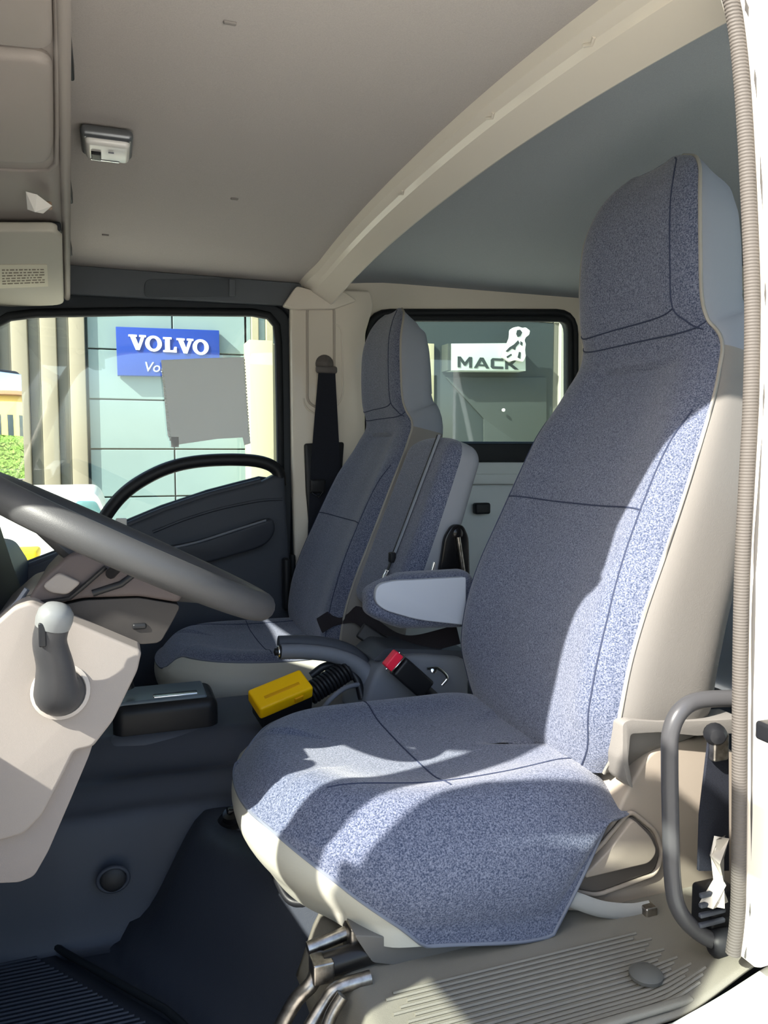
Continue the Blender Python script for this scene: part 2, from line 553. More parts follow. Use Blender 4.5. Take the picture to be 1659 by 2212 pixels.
ws = mesh('window_screen', [(-.80, .06, .60), (-.80, 1.90, .60), (-.30, 1.88, 1.40), (-.30, .08, 1.40)], [(0, 1, 2, 3)], GLASS, smooth=False)
tag(ws, 'windscreen glass ahead of the dash', kind='structure')

# unseen foil sunshade added to block the sun, slit cut for one light patch
ss = empty('added_sunshade', (-.55, 1.0, .62), 'unseen silver foil sunshade added behind the windscreen to block the sun', 'sunshade')
SSP = [(.16, .68), (.27, .90), (.27, 1.0), (.25, 1.08), (.18, 1.145), (.07, 1.22), (.05, 1.340), (1.86, 1.340), (1.86, .68)]
SSH = [(.80, 1.165), (.895, 1.105), (1.36, 1.132)]
so = prism('foil_sheet', SSP, 'x', 0, .004, mat('sunshade foil', (190, 192, 196), .35, .3), None, bev=0, holes=[SSH])
for v_ in so.data.vertices:
    v_.co.x += -.765 + .5986 * (v_.co.z - .60)
attach(so, ss)

# ---- roof beam between the two door pillars
def beam_sec(y):
    z = crown(y) - .006
    k = sstep(1.66, 1.86, y)           # flares down into the passenger pillar
    x0 = .605 - .015 * k
    return [(x0 - .004, z + .006), (x0 + .004, z - .012), (x0 + .022, z - .020 - .004 * k), (x0 + .030, z - .030 - .006 * k),
            (x0 + .090, z - .052 - .020 * k), (x0 + .098, z - .048 - .02 * k), (x0 + .106, z - .036 - .014 * k), (x0 + .125, z + .014)]
NB = 8
vs, fs = [], []
ys = [0.03 + 1.85 * i / 70 for i in range(71)]
for y in ys:
    for (x, z) in beam_sec(y):
        vs.append((x, y, z))
for i in range(70):
    for k in range(NB - 1):
        fs.append((i * NB + k, i * NB + k + 1, (i + 1) * NB + k + 1, (i + 1) * NB + k))
beam = empty('trim_roof_beam', (.65, .98, 1.4), 'cream painted metal roof beam crossing the headliner', kind='structure')
mesh('beam_shell', vs, fs, PAINT, beam, angle=24)
for y in (.33, .62, 1.05):
    z = crown(y) - .026
    tube('crimp_edge', [(.624, y - .012, z + .001), (.629, y, z - .002), (.624, y + .012, z + .001)], .003, PAINT, beam, seg=6)
yb = .98
lathe('blanking_plug', [(.016, 0), (.016, .004), (.011, .006), (.010, .002), (.001, .002)], (.575 + .135, yb, crown(yb) - .026), (.9, 0, -.5), mat('cream plug', (168, 162, 152), .4), beam, 18)
lip = [(.575 + .128, y, crown(y) - .036 - .014 * 0) for y in [.10 + .05 * i for i in range(14)]]
tube('wiring_bulge', lip, [.002 + .010 * math.sin(math.pi * i / 13) for i in range(14)], PAINT, beam, seg=10)
prism('pillar_gusset', roundpoly([(0.526, 1.344), (0.568, 1.407), (0.659, 1.391), (0.724, 1.401), (0.769, 1.374), (0.69, 1.343), (0.568, 1.335)], .01), 'y', 1.835, 1.87, PAINT, beam, bev=.012, seg=3)

# ---- driver side door pillar, weather strip, outer body
dp = empty('trim_pillar_left', (.72, .06, .2), 'cream door pillar beside the driver seat', kind='structure')
SEAL = [(0.613, 1.39), (0.635, 1.338), (0.649, 1.269), (0.662, 1.164), (0.673, 1.046), (0.676, 0.934), (0.674, 0.841), (0.672, 0.736), (0.675, 0.596), (0.68, 0.458), (0.683, 0.339), (0.678, 0.283)]
sl = [(p.x, .08, p.y) for p in catmull([(a, b, 0) for a, b in SEAL], 8)]
prism('pillar_post', [(a + .006, b) for a, b in SEAL] + [(a + .11, b) for a, b in reversed(SEAL)], 'y', .045, .100, PAINT, dp, bev=.008)
SEALM = mat('grey weather strip', (80, 76, 72), .7)
nt = SEALM.node_tree
wvn = nt.nodes.new('ShaderNodeTexWave'); wvn.wave_type = 'BANDS'; wvn.bands_direction = 'Z'
wvn.inputs['Scale'].default_value = 90
tcn = nt.nodes.new('ShaderNodeTexCoord'); bpn = nt.nodes.new('ShaderNodeBump')
bpn.inputs['Strength'].default_value = .35; bpn.inputs['Distance'].default_value = .002
nt.links.new(tcn.outputs['Object'], wvn.inputs['Vector']); nt.links.new(wvn.outputs['Fac'], bpn.inputs['Height'])
nt.links.new(bpn.outputs[0], nt.nodes['Principled BSDF'].inputs['Normal'])
ws_ = empty('weather_strip', (.67, .07, .25), 'grey ribbed door weather strip along the pillar edge', 'weather strip')
tube('ribbed_trim', sl, .0085, SEALM, ws_, seg=10)
tube('bulb_seal', [(x + .014, y - .012, z) for x, y, z in sl], .0085, mat('grey bulb seal', (74, 72, 70), .6), ws_, seg=10)
body = empty('rear_door_outside', (1.2, .03, .25), 'sunlit white outer panel of the rear door beside the weather strip', 'door panel')
ed = [(a + .022, b) for a, b in SEAL]
RW = roundpoly([(.92, .86), (1.72, .86), (1.72, 1.30), (.92, 1.30)], .06)
prism('door_skin', ed + [(1.9, .24), (1.9, 1.36)], 'y', .005, .045, PAINTW, body, bev=0, holes=[RW])
prism('window_glass', RW, 'y', .022, .026, GLASS, body, bev=0)
rbox('door_handle', (0.64, 0.0, 0.584), (.012, .012, .010), .004, BLACKPL, body)
sillo = empty('rocker_panel', (.8, .04, 0), 'pale white rocker panel below the door opening corner', 'rocker panel')
prism('rocker_skin', roundpoly([(.22, -.12), (1.9, -.12), (1.9, .262), (.745, .262), (.66, .236), (.56, .214), (.24, .206)], [.02, .02, .02, .03, .03, .03, .03]), 'y', .0, .084, PAINTW, sillo, bev=.010, seg=3)

# ---- beige sill mat on the platform by the door
sm = empty('sill_mat', (.5, .2, .2), 'grey ribbed rubber sill mat between driver seat and door', 'floor mat')
SILL = mat('grey sill rubber', (112, 109, 100), .55, bump=.25, bscale=900)
def sill_f(u, v):
    x = .235 + .60 * u
    y = .088 + .36 * v
    z = .206 + .012 * sstep(.16, .09, y) + .045 * sstep(.60, .76, x) * sstep(.22, .1, y)
    z -= .10 * sstep(.275, .225, x)
    return (x, y, z)
gridmesh('mat_sheet', sill_f, 70, 40, SILL, sm, thick=.004)
items = []
for i in range(17):
    y = .112 + .0085 * i
    pts = []
    for k in range(14):
        x = .30 + .012 * (i % 3) + .36 * k / 13
        pts.append((x, y, sill_f((x - .235) / .60, (y - .088) / .36)[2] + .001))
    items.append(tube_vf(pts, .0024, 6))
rv, rf = join_vf(items)
tag(mesh('rib', rv, rf, SILL, sm), kind='stuff')
rbox('raised_border', (.44, .101, .222), (.20, .006, .004), .004, SILL, sm)
lathe('stud', [(.021, 0), (.021, .004), (.016, .008), (.001, .009)], (0.621, 0.162, 0.214), (0, 0, 1), mat('dark mat stud', (84, 84, 80), .5), sm, 22)

# ================================================================== SEATS
CUSH = [(.70, .325), (.63, .298), (.55, .288), (.44, .286), (.36, .292), (.28, .322), (.222, .372), (.185, .45), (.172, .54), (.182, .64), (.222, .725), (.30, .782), (.42, .806), (.55, .808), (.70, .795), (.735, .68), (.735, .42)]
CP = catmull([(a, b, 0) for a, b in CUSH], 10, closed=True)
CM = Vector((.46, .55, 0))
def c_edge(s):
    k = (s % 1.0) * len(CP)
    i = int(k) % len(CP)
    return CP[i].lerp(CP[(i + 1) % len(CP)], k - int(k))
def cush_pt(s, r):
    """s round the outline, r 0..1 over the top, 1..2 down the side"""
    B = c_edge(s)
    rr = min(r, 1.0)
    P = CM.lerp(B, rr * (.985))
    near = sstep(.46, .34, B.y) * sstep(.22, .34, B.x)
    bol = .012 * math.exp(-((rr - .74) / .16) ** 2) * (1 if abs(B.y - .55) > .12 else .4)
    z = .396 + bol + .010 * sstep(.5, .2, P.x) - .006 * (1 - rr)
    z -= .042 * max(0, (rr - .80) / .20) ** 2.2
    z += -.010 * sstep(.60, .74, P.x)
    if r > 1:
        t = r - 1
        d = (B - CM).normalized()
        fl = math.sin(min(1, t * 1.25) * math.pi) * .010
        P = CM.lerp(B, .985) + d * (fl + .006 - .045 * t * t * (1 - near) + .006 * t * near)
        zb = .234 - .026 * near * sstep(.36, .55, B.x) + .02 * sstep(.45, .62, B.x) * (1 - near)
        zb = zb + near * max(0, (B.x - .557) / .13) * .19
        z = z + (min(zb, z - .004) - z) * t
        if near > .5:
            z += .004 * math.sin(B.x * 60) * t * (1 - t)
    return Vector((P.x, P.y, z))
def te(s):
    B = c_edge(s)
    if B.y < .46:
        if B.x < .19: return .04
        return .04 + .96 * min(1.0, max(0, (B.x - .19) / .180)) ** 1.35
    return .04 - .13 * sstep(.62, .70, B.y)

# backrest and head section (one profile); rows: front x, z, half width, half depth
BK = [(.655, .385, .222, .100), (.648, .43, .250, .112), (.648, .50, .264, .116), (.662, .58, .268, .114), (.690, .66, .267, .110), (.732, .75, .263, .102),
      (.785, .86, .253, .092), (.834, .955, .236, .080), (.866, 1.015, .218, .070), (.884, 1.050, .202, .063), (.878, 1.078, .178, .058), (.866, 1.12, .174, .060),
      (.862, 1.20, .172, .060), (.866, 1.28, .165, .056), (.882, 1.335, .148, .050), (.900, 1.365, .122, .038), (.915, 1.380, .080, .022)]
def bk_row(h):
    k = max(0, min(1, h)) * (len(BK) - 1)
    i = min(int(k), len(BK) - 2)
    t = k - i
    q = [BK[max(0, i - 1)], BK[i], BK[i + 1], BK[min(len(BK) - 1, i + 2)]]
    return [0.5 * ((2 * q[1][c]) + (q[2][c] - q[0][c]) * t + (2 * q[0][c] - 5 * q[1][c] + 4 * q[2][c] - q[3][c]) * t * t + (3 * q[1][c] - q[0][c] - 3 * q[2][c] + q[3][c]) * t ** 3) for c in range(4)]
CYD = .566
def bk_pt(h, q):
    """q in degrees round the section: 0 far side, 90 front, 180 near side, 270 back"""
    x, z, W, D = bk_row(h)
    e = 2 / 4.0
    c, s = math.cos(math.radians(q)), math.sin(math.radians(q))
    cy = math.copysign(abs(c) ** e, c)
    sy = math.copysign(abs(s) ** e, s)
    a = bk_row(min(1, h + .01)); b = bk_row(max(0, h - .01))
    t = Vector((a[0] - b[0], 0, a[1] - b[1])).normalized()
    n = Vector((-t.z, 0, t.x))            # forward
    ctr = Vector((x, CYD, z)) - n * D
    off = D * sy
    if s > 0:
        off -= (.020 if z < 1.03 else .006) * math.exp(-(cy / .55) ** 4) * sstep(.40, .52, z)
        off += .010 * math.exp(-((abs(cy) - .80) / .14) ** 2) * sstep(.42, .5, z) * sstep(1.0, .9, z)
    else:
        off *= 1.15
    return ctr + n * off + Vector((0, W * cy, 0))
QE = 24.0

def make_seat(name, label, cat, group):
    t = empty(name, (.5, .55, .2), label, cat, group)
    cu = gridmesh('cushion', lambda u, v: cush_pt(v, .0008 + (1 + te(v) - .0008) * u), 40, 180, FABRIC, t, cv=True)
    gridmesh('vinyl_skirt', lambda u, v: cush_pt(v, 1 + te(v) + (1 - te(v)) * u), 16, 180, SKIRTV, t, cv=True)
    tube('cushion_piping', [cush_pt(i / 160, 1 + te(i / 160)) for i in range(160)], .0026, HEMP, cu, seg=6, closed=True)
    # seams on the cushion
    def on_top(x, y):
        d = Vector((x, y, 0)) - CM
        best, bs = 9, 0
        for i in range(240):
            e = (c_edge(i / 240) - CM)
            ang = abs(e.normalized().dot(d.normalized()) - 1) if d.length > 1e-6 else 0
            if ang < best:
                best, bs = ang, i / 240
        r = d.length / max(1e-6, ((c_edge(bs) - CM).length * .985))
        p = cush_pt(bs, min(1.0, r))
        return Vector((x, y, p.z + .0004))
    tube('cushion_seam', [on_top(.44 + .0 * k, .36 + .40 * k / 24) for k in range(25)], .0012, SEAM, cu, seg=5)
    tube('cushion_seam', [on_top(.69 - .42 * k / 24, .40 - .015 * math.sin(k / 24 * 3.1)) for k in range(25)], .0012, SEAM, cu, seg=5)
    rbox('seat_pan', (.49, .56, .222), (.20, .20, .020), .018, BLACKPL, t, n=3)
    bk = gridmesh('backrest', lambda u, v: bk_pt(u * .62, QE + (180 - 2 * QE) * v), 70, 60, FABRIC, t)
    gridmesh('head_section', lambda u, v: bk_pt(.62 + u * .38, QE + (180 - 2 * QE) * v), 50, 60, FABRIC, t)
    gridmesh('back_shell', lambda u, v: bk_pt(u * .56, 180 - QE + (180 + 2 * QE) * v), 80, 60, VINYL, t)
    gridmesh('head_shell', lambda u, v: bk_pt(.56 + u * .44, 180 - QE + (180 + 2 * QE) * v), 50, 60, mat('slate grey head vinyl', (122, 128, 138), .6, bump=.1, bscale=500), t)
    x, z, W, D = bk_row(1.0)
    cap = [bk_pt(1.0, a) for a in range(0, 360, 10)]
    mesh('head_top', cap, [tuple(range(36))], FABRIC, t)
    for q in (QE, 180 - QE):
        tube('back_piping', [bk_pt(i / 90, q) for i in range(91)], .0032, PIPING, bk, seg=6)
    def seam(pts, par=bk, nm='back_seam'):
        pp = catmull([Vector((a, b, 0)) for a, b in pts], 8)
        tube(nm, [bk_pt(p.x, p.y) + Vector((-.0003, 0, 0)) for p in pp], .0014, SEAM, par, seg=5)
    qa, qb = 62, 118
    seam([(.00, 48), (.12, 46), (.22, 47), (.31, 52), (.38, 50), (.43, 40)])
    seam([(.00, 132), (.12, 134), (.22, 133), (.31, 128), (.38, 130), (.43, 140)])
    seam([(.335, 51.5), (.337, 70), (.338, 90), (.337, 110), (.335, 128.5)])
    seam([(.625, 26), (.612, 45), (.607, 70), (.607, 90), (.607, 110), (.612, 135), (.625, 154)], bk, 'neck_seam')
    seam([(.665, 26), (.655, 48), (.658, 80), (.665, 105), (.675, 118)], bk, 'neck_seam')
    seam([(.60, 142), (.64, 128), (.675, 118), (.74, 117), (.82, 116), (.90, 116), (.96, 117)], bk, 'head_seam')
    return t

seat_d = make_seat('high_backed_chair', 'high backed blue cloth driver seat nearest the open door, partly in sun', 'seat', 'high backed truck seats')

def copy_tree(o, parent=None):
    c = o.copy()
    COL.objects.link(c)
    if parent is not None:
        c.parent = parent
        c.matrix_parent_inverse = o.matrix_parent_inverse.copy()
    for ch in list(o.children):
        copy_tree(ch, c)
    return c
seat_p = copy_tree(seat_d)
seat_p.name = 'high_backed_chair'
seat_p.location = Vector(seat_d.location) + Vector((-.145, .950, -.095))
seat_p['label'] = 'shaded blue cloth passenger seat by the far door window'
for ch in seat_p.children:
    if ch.name.startswith(('cushion', 'vinyl_skirt')):
        ch.scale = (1, -1, 1)
        ch.location = Vector((.075, 1.10, .062))

# driver-only parts: base cover, hem, lever recess, armrest
SB = mat('beige seat base plastic', (150, 140, 128), .5, bump=.08, bscale=1200)
prism('base_cover', roundpoly([(0.709, 0.379), (0.745, 0.429), (0.781, 0.439), (0.868, 0.438), (0.925, 0.392), (0.934, 0.162), (0.816, 0.171), (0.671, 0.195), (0.591, 0.215), (0.614, 0.254), (0.676, 0.32)], .012), 'y', .318, .40, SB, seat_d, bev=.012, seg=4)
pk = prism('lever_pocket', roundpoly([(0.71, 0.342), (0.751, 0.305), (0.764, 0.273), (0.755, 0.246), (0.655, 0.233), (0.62, 0.244), (0.609, 0.263), (0.661, 0.298)], .012), 'y', .312, .325, mat('shadowed pocket plastic', (92, 86, 80), .6), seat_d, bev=.004)  # shade inside the pocket is painted as darker plastic
prism('recline_lever', roundpoly([(0.704, 0.342), (0.736, 0.31), (0.749, 0.285), (0.736, 0.269), (0.679, 0.268), (0.625, 0.267), (0.625, 0.274), (0.662, 0.3)], .010), 'y', .300, .325, SB, seat_d, bev=.008, seg=3)
tube('pocket_rim', [(a, .314, b) for a, b in roundpoly([(0.709, 0.348), (0.755, 0.309), (0.769, 0.273), (0.758, 0.242), (0.654, 0.229), (0.614, 0.243), (0.603, 0.266), (0.66, 0.304)], .012)], .0035, SB, seat_d, seg=8, closed=True)
prism('back_hem', roundpoly([(0.68, 0.488), (0.691, 0.492), (0.746, 0.483), (0.839, 0.474), (0.902, 0.47), (0.903, 0.447), (0.814, 0.453), (0.746, 0.467), (0.694, 0.471), (0.691, 0.431), (0.701, 0.388), (0.692, 0.397), (0.681, 0.433)], .006), 'y', .298, .345, VINYL, seat_d, bev=.006, seg=3)
sb = [(p.x, .290, p.y) for p in catmull([(a, b, 0) for a, b in [(0.579, 0.257), (0.607, 0.242), (0.646, 0.223), (0.693, 0.21), (0.726, 0.208)]], 6)]
tube('slide_bar', sb, .012, mat('pale grey bar', (150, 150, 146), .4), seat_d, seg=10, flat=.5, upv=(0, 0, 1))
rbox('bar_bracket', (0.721, 0.284, 0.21), (.010, .010, .008), .003, METAL, seat_d)
prism('lower_rail', roundpoly([(0.278, 0.258), (0.567, 0.182), (0.572, 0.173), (0.465, 0.19), (0.342, 0.202), (0.303, 0.215)], .006), 'y', .30, .34, mat('dim grey pan plastic', (98, 96, 92), .55), seat_d, bev=.005)
# armrest on the tunnel side
def arm_f(v):
    k = (v.x + .115) / .23                  # 0 front .. 1 rear
    s = .60 + .40 * sstep(0, .35, k) + .0 * k
    z = v.z * s - .018 * (1 - sstep(0, .45, k)) * (1 if v.z < 0 else -.4) * 0 - .012 * k * (v.z < 0)
    return Vector((v.x, v.y, z))
ar1 = rbox('armrest', (0.589, 0.85, 0.578), (.118, .036, .055), .030, FABRIC, seat_d, n=6, mid=8, fn=arm_f)
sd = roundpoly([(0.483, 0.618), (0.52, 0.624), (0.676, 0.623), (0.677, 0.523), (0.569, 0.542), (0.5, 0.566), (0.479, 0.584)], [.02, .01, .005, .005, .03, .03, .02])
attach(prism('armrest_side', sd, 'y', .806, .822, mat('pale blue grey vinyl', (166, 172, 182), .5), None, bev=.006, seg=3), ar1)

# middle seat back, folded up between the two
mid = empty('middle_seat_back', (.6, 1.1, .5), 'narrow blue folding middle seat back with grey side and strap', 'seat back')
mdir = Vector((.145, 0, .40)).normalized()
mrot = frame(Vector((0, 1, 0)), mdir)        # local x -> y, local y -> up, local z -> forward/back
def mfn(v):
    k = v.y / .225
    w = 1 - .06 * max(0, k)
    return Vector((v.x * w, v.y - .025 * (abs(v.x) / .154) ** 3 * (k > .6), v.z * (1 - .12 * k)))
mc = Vector((.70, 1.130, .695))
vs, fs = rbox_vf((.148, .225, .052), .035, 6, 10)
front, side = [], []
vv = [mrot @ mfn(v) + mc for v in vs]
for f in fs:
    cx = sum((vs[i].z for i in f)) / 4
    nx = sum((abs(vs[i].x) for i in f)) / 4
    (front if True else side).append(f)
    zz = (mrot @ Vector((0, 0, 1))).x
fz = -1 if (mrot @ Vector((0, 0, 1))).x > 0 else 1
front = [f for f in fs if sum(vs[i].z * fz for i in f) / 4 > .012]
side = [f for f in fs if not sum(vs[i].z * fz for i in f) / 4 > .012]
mesh('cloth_front', vv, front, FABRIC, mid)
mesh('vinyl_back', vv, side, mat('mid grey vinyl', (134, 138, 146), .5), mid)
def on_mid(a, b, lift=.002):
    return mrot @ (mfn(Vector((a, b, fz * .052))) + Vector((0, 0, fz * lift))) + mc
st = empty('strap', mc) if False else None
sp = [on_mid(-0.067 + .012 * k / 12, .222 - .30 * k / 12, .0035) for k in range(13)]
sp0 = tube('strap', sp, .008, mat('grey strap webbing', (128, 134, 146), .8), mid, seg=8, flat=.25, upv=(0, 1, 0))
tube('strap_edge', [p + Vector((-.001, .009, 0)) for p in sp], .0018, BLACKPL, mid, seg=6)
rbox('strap_slider', on_mid(-0.055, -.088, .006), (.007, .009, .012), .003, BLACKPL, mid)
tube('strap_buckle', [on_mid(-0.048, -.120, .006), on_mid(-0.05, -.145, .008), on_mid(-0.062, -.146, .008), on_mid(-0.064, -.121, .006)], .0028, CHROME, mid, seg=8, closed=True)
tube('strap_tail', [on_mid(-0.054, -.085, .004), on_mid(-0.055, -.125, .006)], .006, BLACKPL, mid, seg=6, flat=.3, upv=(0, 1, 0))
hb = roundpoly([(0.681, 0.601), (0.695, 0.689), (0.714, 0.717), (0.74, 0.716), (0.754, 0.687), (0.758, 0.591)], .012)
hg = prism('hinge_plate', hb, 'y', .955, .972, mat('gloss black hinge', (20, 20, 22), .22), mid, bev=.004)
lathe('hinge_pivot', [(.012, 0), (.012, .006), (.006, .009), (.001, .009)], (0.724, 0.955, 0.697), (0, -1, 0), mat('gloss black hinge', (20, 20, 22), .22), hg, 16)
tube('hinge_link', [Vector((0.724, 0.95, 0.689)), Vector((0.739, 0.95, 0.6))], .006, METAL, mid, seg=8)
tube('lock_pin', [Vector((0.667, 0.95, 0.635)), Vector((0.66, 0.95, 0.609))], .004, CHROME, mid, seg=8)

# ================================================================== OVERHEAD
def lipx(y): return -.018 - .047 * y
oh = empty('overhead_shelf', (-.3, 1.0, 1.33), 'beige overhead storage shelf above the windscreen', 'overhead shelf')
gridmesh('shelf_underside', lambda u, v: (-.37 + (lipx(.08 + 1.80 * v) + .37) * u, .08 + 1.80 * v, 1.335 + .012 * sstep(.3, 0, u)), 10, 40, BEIGE, oh, thick=.004)
gridmesh('rear_face', lambda u, v: (lipx(.08 + 1.80 * v) - .002 + .004 * u, .08 + 1.80 * v, 1.335 + .15 * u), 4, 40, BEIGE, oh, thick=.004)
prism('shelf_end', [(-.37, 1.345), (lipx(.08), 1.333), (lipx(.08), 1.475), (-.31, 1.475)], 'y', .074, .082, BEIGE, oh, bev=.002)
tube('shelf_lip', [(lipx(y) - .004, y, 1.333) for y in [.08 + .1 * i for i in range(19)]], .0085, BEIGE, oh, seg=10)
ld = roundpoly([(-0.081, 0.077), (-0.033, 0.06), (-0.048, 0.324), (-0.051, 0.365), (-0.132, 0.375)], .02)
prism('storage_lid', ld, 'z', 1.318, 1.337, BEIGE, oh, bev=.010, seg=4)
ld = roundpoly([(-0.135, 0.394), (-0.052, 0.378), (-0.067, 0.637), (-0.078, 0.725), (-0.215, 0.754)], .03)
prism('storage_lid', ld, 'z', 1.316, 1.337, BEIGE, oh, bev=.014, seg=4)
tube('lid_border', [(a, b, 1.331) for a, b in [(-0.226, 0.824), (-0.116, 0.802), (-0.082, 0.785), (-0.07, 0.748), (-0.058, 0.568), (-0.044, 0.335), (-0.034, 0.137)]], .004, BEIGE, oh, seg=8)
for vv_ in [(-0.034, 0.471), (-0.058, 1.001), (-0.077, 1.426)]:
    rbox('gap_clip', (lipx(vv_[1]) + .004, vv_[1], 1.37), (.003, .05, .012), .003, RUBBER, oh)

vz = empty('sun_visor', (-.2, 1.5, 1.31), 'beige folded sun visor with printed warning label, above the far window', 'sun visor')
VIS = mat('greenish grey visor vinyl', (176, 172, 160), .7, bump=.15, bscale=900)
prism('visor_board', roundpoly([(-0.242, 1.102), (-0.092, 1.049), (-0.081, 1.091), (-0.118, 1.835), (-0.374, 1.968)], [.02, .02, .03, .05, .02]), 'z', 1.302, 1.322, VIS, vz, bev=.008, seg=4)
LBL = mat('cream paper label', (212, 206, 186), .8)
lbl = prism('warning_label', [(-0.267, 1.382), (-0.126, 1.328), (-0.141, 1.57), (-0.307, 1.664)], 'z', 1.3005, 1.3025, LBL, vz, bev=0)
lp = [(-0.227, 1.399), (-0.134, 1.362), (-0.146, 1.533), (-0.249, 1.591)]
items = []
INK = mat('brown print', (120, 108, 92), .8)
for r_ in range(6):
    t0 = (r_ + .3) / 6; t1 = (r_ + .75) / 6
    x_ = 0.0
    while x_ < .96:
        w_ = random.uniform(.04, .14)
        q = []
        for (s_, t_) in ((x_, t0), (min(1, x_ + w_), t0), (min(1, x_ + w_), t1), (x_, t1)):
            a = Vector(lp[0]).lerp(Vector(lp[1]), s_); b = Vector(lp[3]).lerp(Vector(lp[2]), s_)
            c = a.lerp(b, t_)
            q.append((c.x, c.y, 1.3001))
        items.append((q, [(0, 1, 2, 3)]))
        x_ += w_ + .03
iv, if_ = join_vf(items)
tag(attach(mesh('print_lines', iv, if_, INK, None, smooth=False), lbl), kind='stuff')
rbox('visor_hinge', (-0.106, 1.495, 1.318), (.006, .02, .008), .003, RUBBER, vz)
rbox('visor_hinge', (-0.09, 1.095, 1.318), (.008, .03, .008), .003, RUBBER, vz)

cl = empty('plastic_clip', (-0.107, 0.898, 1.32), 'small torn white plastic clip hanging from the overhead shelf', 'clip')
cc = Vector((-0.109, 0.913, 1.322))
cv = [(-.018, -.030, .0), (.000, -.040, -.006), (.022, -.010, -.014), (.016, .020, -.004), (.006, .006, -.024), (-.002, .034, -.010), (-.020, .012, -.018), (-.006, -.012, -.028)]
mesh('wrapper', [cc + Vector(c) for c in cv], [(0, 1, 7), (1, 2, 7), (2, 3, 4), (2, 4, 7), (4, 5, 7), (5, 6, 7), (6, 0, 7), (0, 6, 5, 3, 2, 1), (3, 5, 4)], WHITEPL, cl, smooth=False)
rbox('screw_head', cc + Vector((.012, .018, -.006)), (.008, .008, .006), .003, mat('brown clip', (150, 128, 110), .6), cl)

lamp = empty('dome_lamp', (0.006, 1.039, 1.475), 'small rectangular dome lamp with grey bezel on the headliner', 'lamp')
LC = (0.007, 1.01, 1.468)
rbox('bezel', LC, (.047, .054, .011), .010, mat('satin grey bezel', (118, 122, 126), .3, .6), lamp, n=4)
rbox('lens', (LC[0] + .001, LC[1] + .002, LC[2] - .008), (.040, .046, .013), .010, mat('frosted lens', (222, 222, 218), .18, spec=.7), lamp, n=4)
rbox('switch', (LC[0] - .020, LC[1] + .010, LC[2] - .023), (.009, .016, .004), .002, BLACKPL, lamp)
rbox('reflector_strip', (LC[0] - .004, LC[1] + .038, LC[2] - .016), (.028, .005, .006), .003, CHROME, lamp)
tube('lens_mark', [(LC[0] + .002, LC[1] - .014, LC[2] - .0232), (LC[0] + .012, LC[1] - .014, LC[2] - .0232)], .0015, GREYPL, lamp, seg=6)

# ================================================================== STEERING AND DASH
WC = Vector((.020, .540, .742))
wn_ = Vector((math.sin(math.radians(27)), 0, math.cos(math.radians(27))))
wx = Vector((math.cos(math.radians(27)), 0, -math.sin(math.radians(27))))
wy = Vector((0, 1, 0))
wrot = Matrix.Rotation(math.radians(-2.5), 3, wx)
wy = wrot @ wy; wn_ = wrot @ wn_
def wp(r, a, h=0): return WC + wx * (r * math.cos(a)) + wy * (r * math.sin(a)) + wn_ * h
sw = empty('steering_wheel', WC, 'dark grey steering wheel in front of the driver seat', 'steering wheel')
WHL = mat('steering wheel polyurethane', (62, 62, 63), .50, spec=.4, bump=.10, bscale=900)
tube('rim', [wp(.205, 2 * math.pi * i / 72) for i in range(72)], .0205, WHL, sw, seg=16, closed=True)
for a in (.55, -.55, math.pi - .55, math.pi + .55):
    tube('spoke', [wp(.19, a, -.004), wp(.14, a, -.018), wp(.09, a * 1.0, -.034), wp(.04, a, -.044)], [.013, .014, .018, .022], WHL, sw, seg=10, flat=.55, upv=wy if abs(math.cos(a)) > .6 else wx)
lathe('hub', [(.001, -.022), (.050, -.024), (.062, -.034), (.060, -.062), (.045, -.075), (.001, -.075)], WC, wn_, WHL, sw, 28)

cs = empty('column_shroud', (.03, .56, .6), 'taupe plastic shroud around the steering column', 'column shroud')
UP = [(-0.104, 0.685), (-0.097, 0.701), (-0.082, 0.717), (-0.054, 0.743), (0.003, 0.754), (0.049, 0.728), (0.093, 0.7), (0.082, 0.672), (0.03, 0.684), (-0.039, 0.686), (-0.087, 0.677)]
LO = [(-0.085, 0.674), (-0.039, 0.683), (0.03, 0.682), (0.084, 0.669), (0.072, 0.646), (0.056, 0.619), (0.029, 0.619), (-0.006, 0.633), (-0.046, 0.658), (-0.083, 0.67)]
prism('upper_shell', roundpoly(UP, .008), 'y', .455, .675, BEIGE_D, cs, bev=.020, seg=4)
prism('lower_shell', roundpoly(LO, .008), 'y', .458, .672, mat('shade darkened taupe plastic', (50, 47, 46), .55, bump=.15, bscale=1500), cs, bev=.018, seg=4)  # lower half coloured darker to stand in for shade under the wheel
prism('painted_sun_patch', roundpoly([(-0.086, 0.706), (-0.066, 0.722), (-0.04, 0.708), (-0.057, 0.693), (-0.077, 0.697)], .006), 'y', .446, .47, BEIGE, cs, bev=.006, seg=3)  # patch of sun on the shroud, painted as a lighter beige plate
tube('shell_gap', [Vector(p_) for p_ in ((-0.104, 0.452, 0.683), (-0.055, 0.45, 0.688), (-0.039, 0.45, 0.701), (-0.01, 0.452, 0.726))], .0032, BLACKPL, cs, seg=6)
rbox('key_slot', (0.03, 0.458, 0.644), (.009, .004, .004), .003, BLACKPL, cs)
stalk = tube('wiper_stalk', [Vector((-0.004, 0.45, 0.717)), Vector((0.009, 0.4, 0.738)), Vector((0.023, 0.37, 0.752))], [.007, .007, .010], BLACKPL, cs, seg=10)
tube('lever_slit', [Vector((-0.027, 0.456, 0.692)), Vector((0.008, 0.456, 0.702)), Vector((0.031, 0.458, 0.719))], .005, BLACKPL, cs, seg=8)

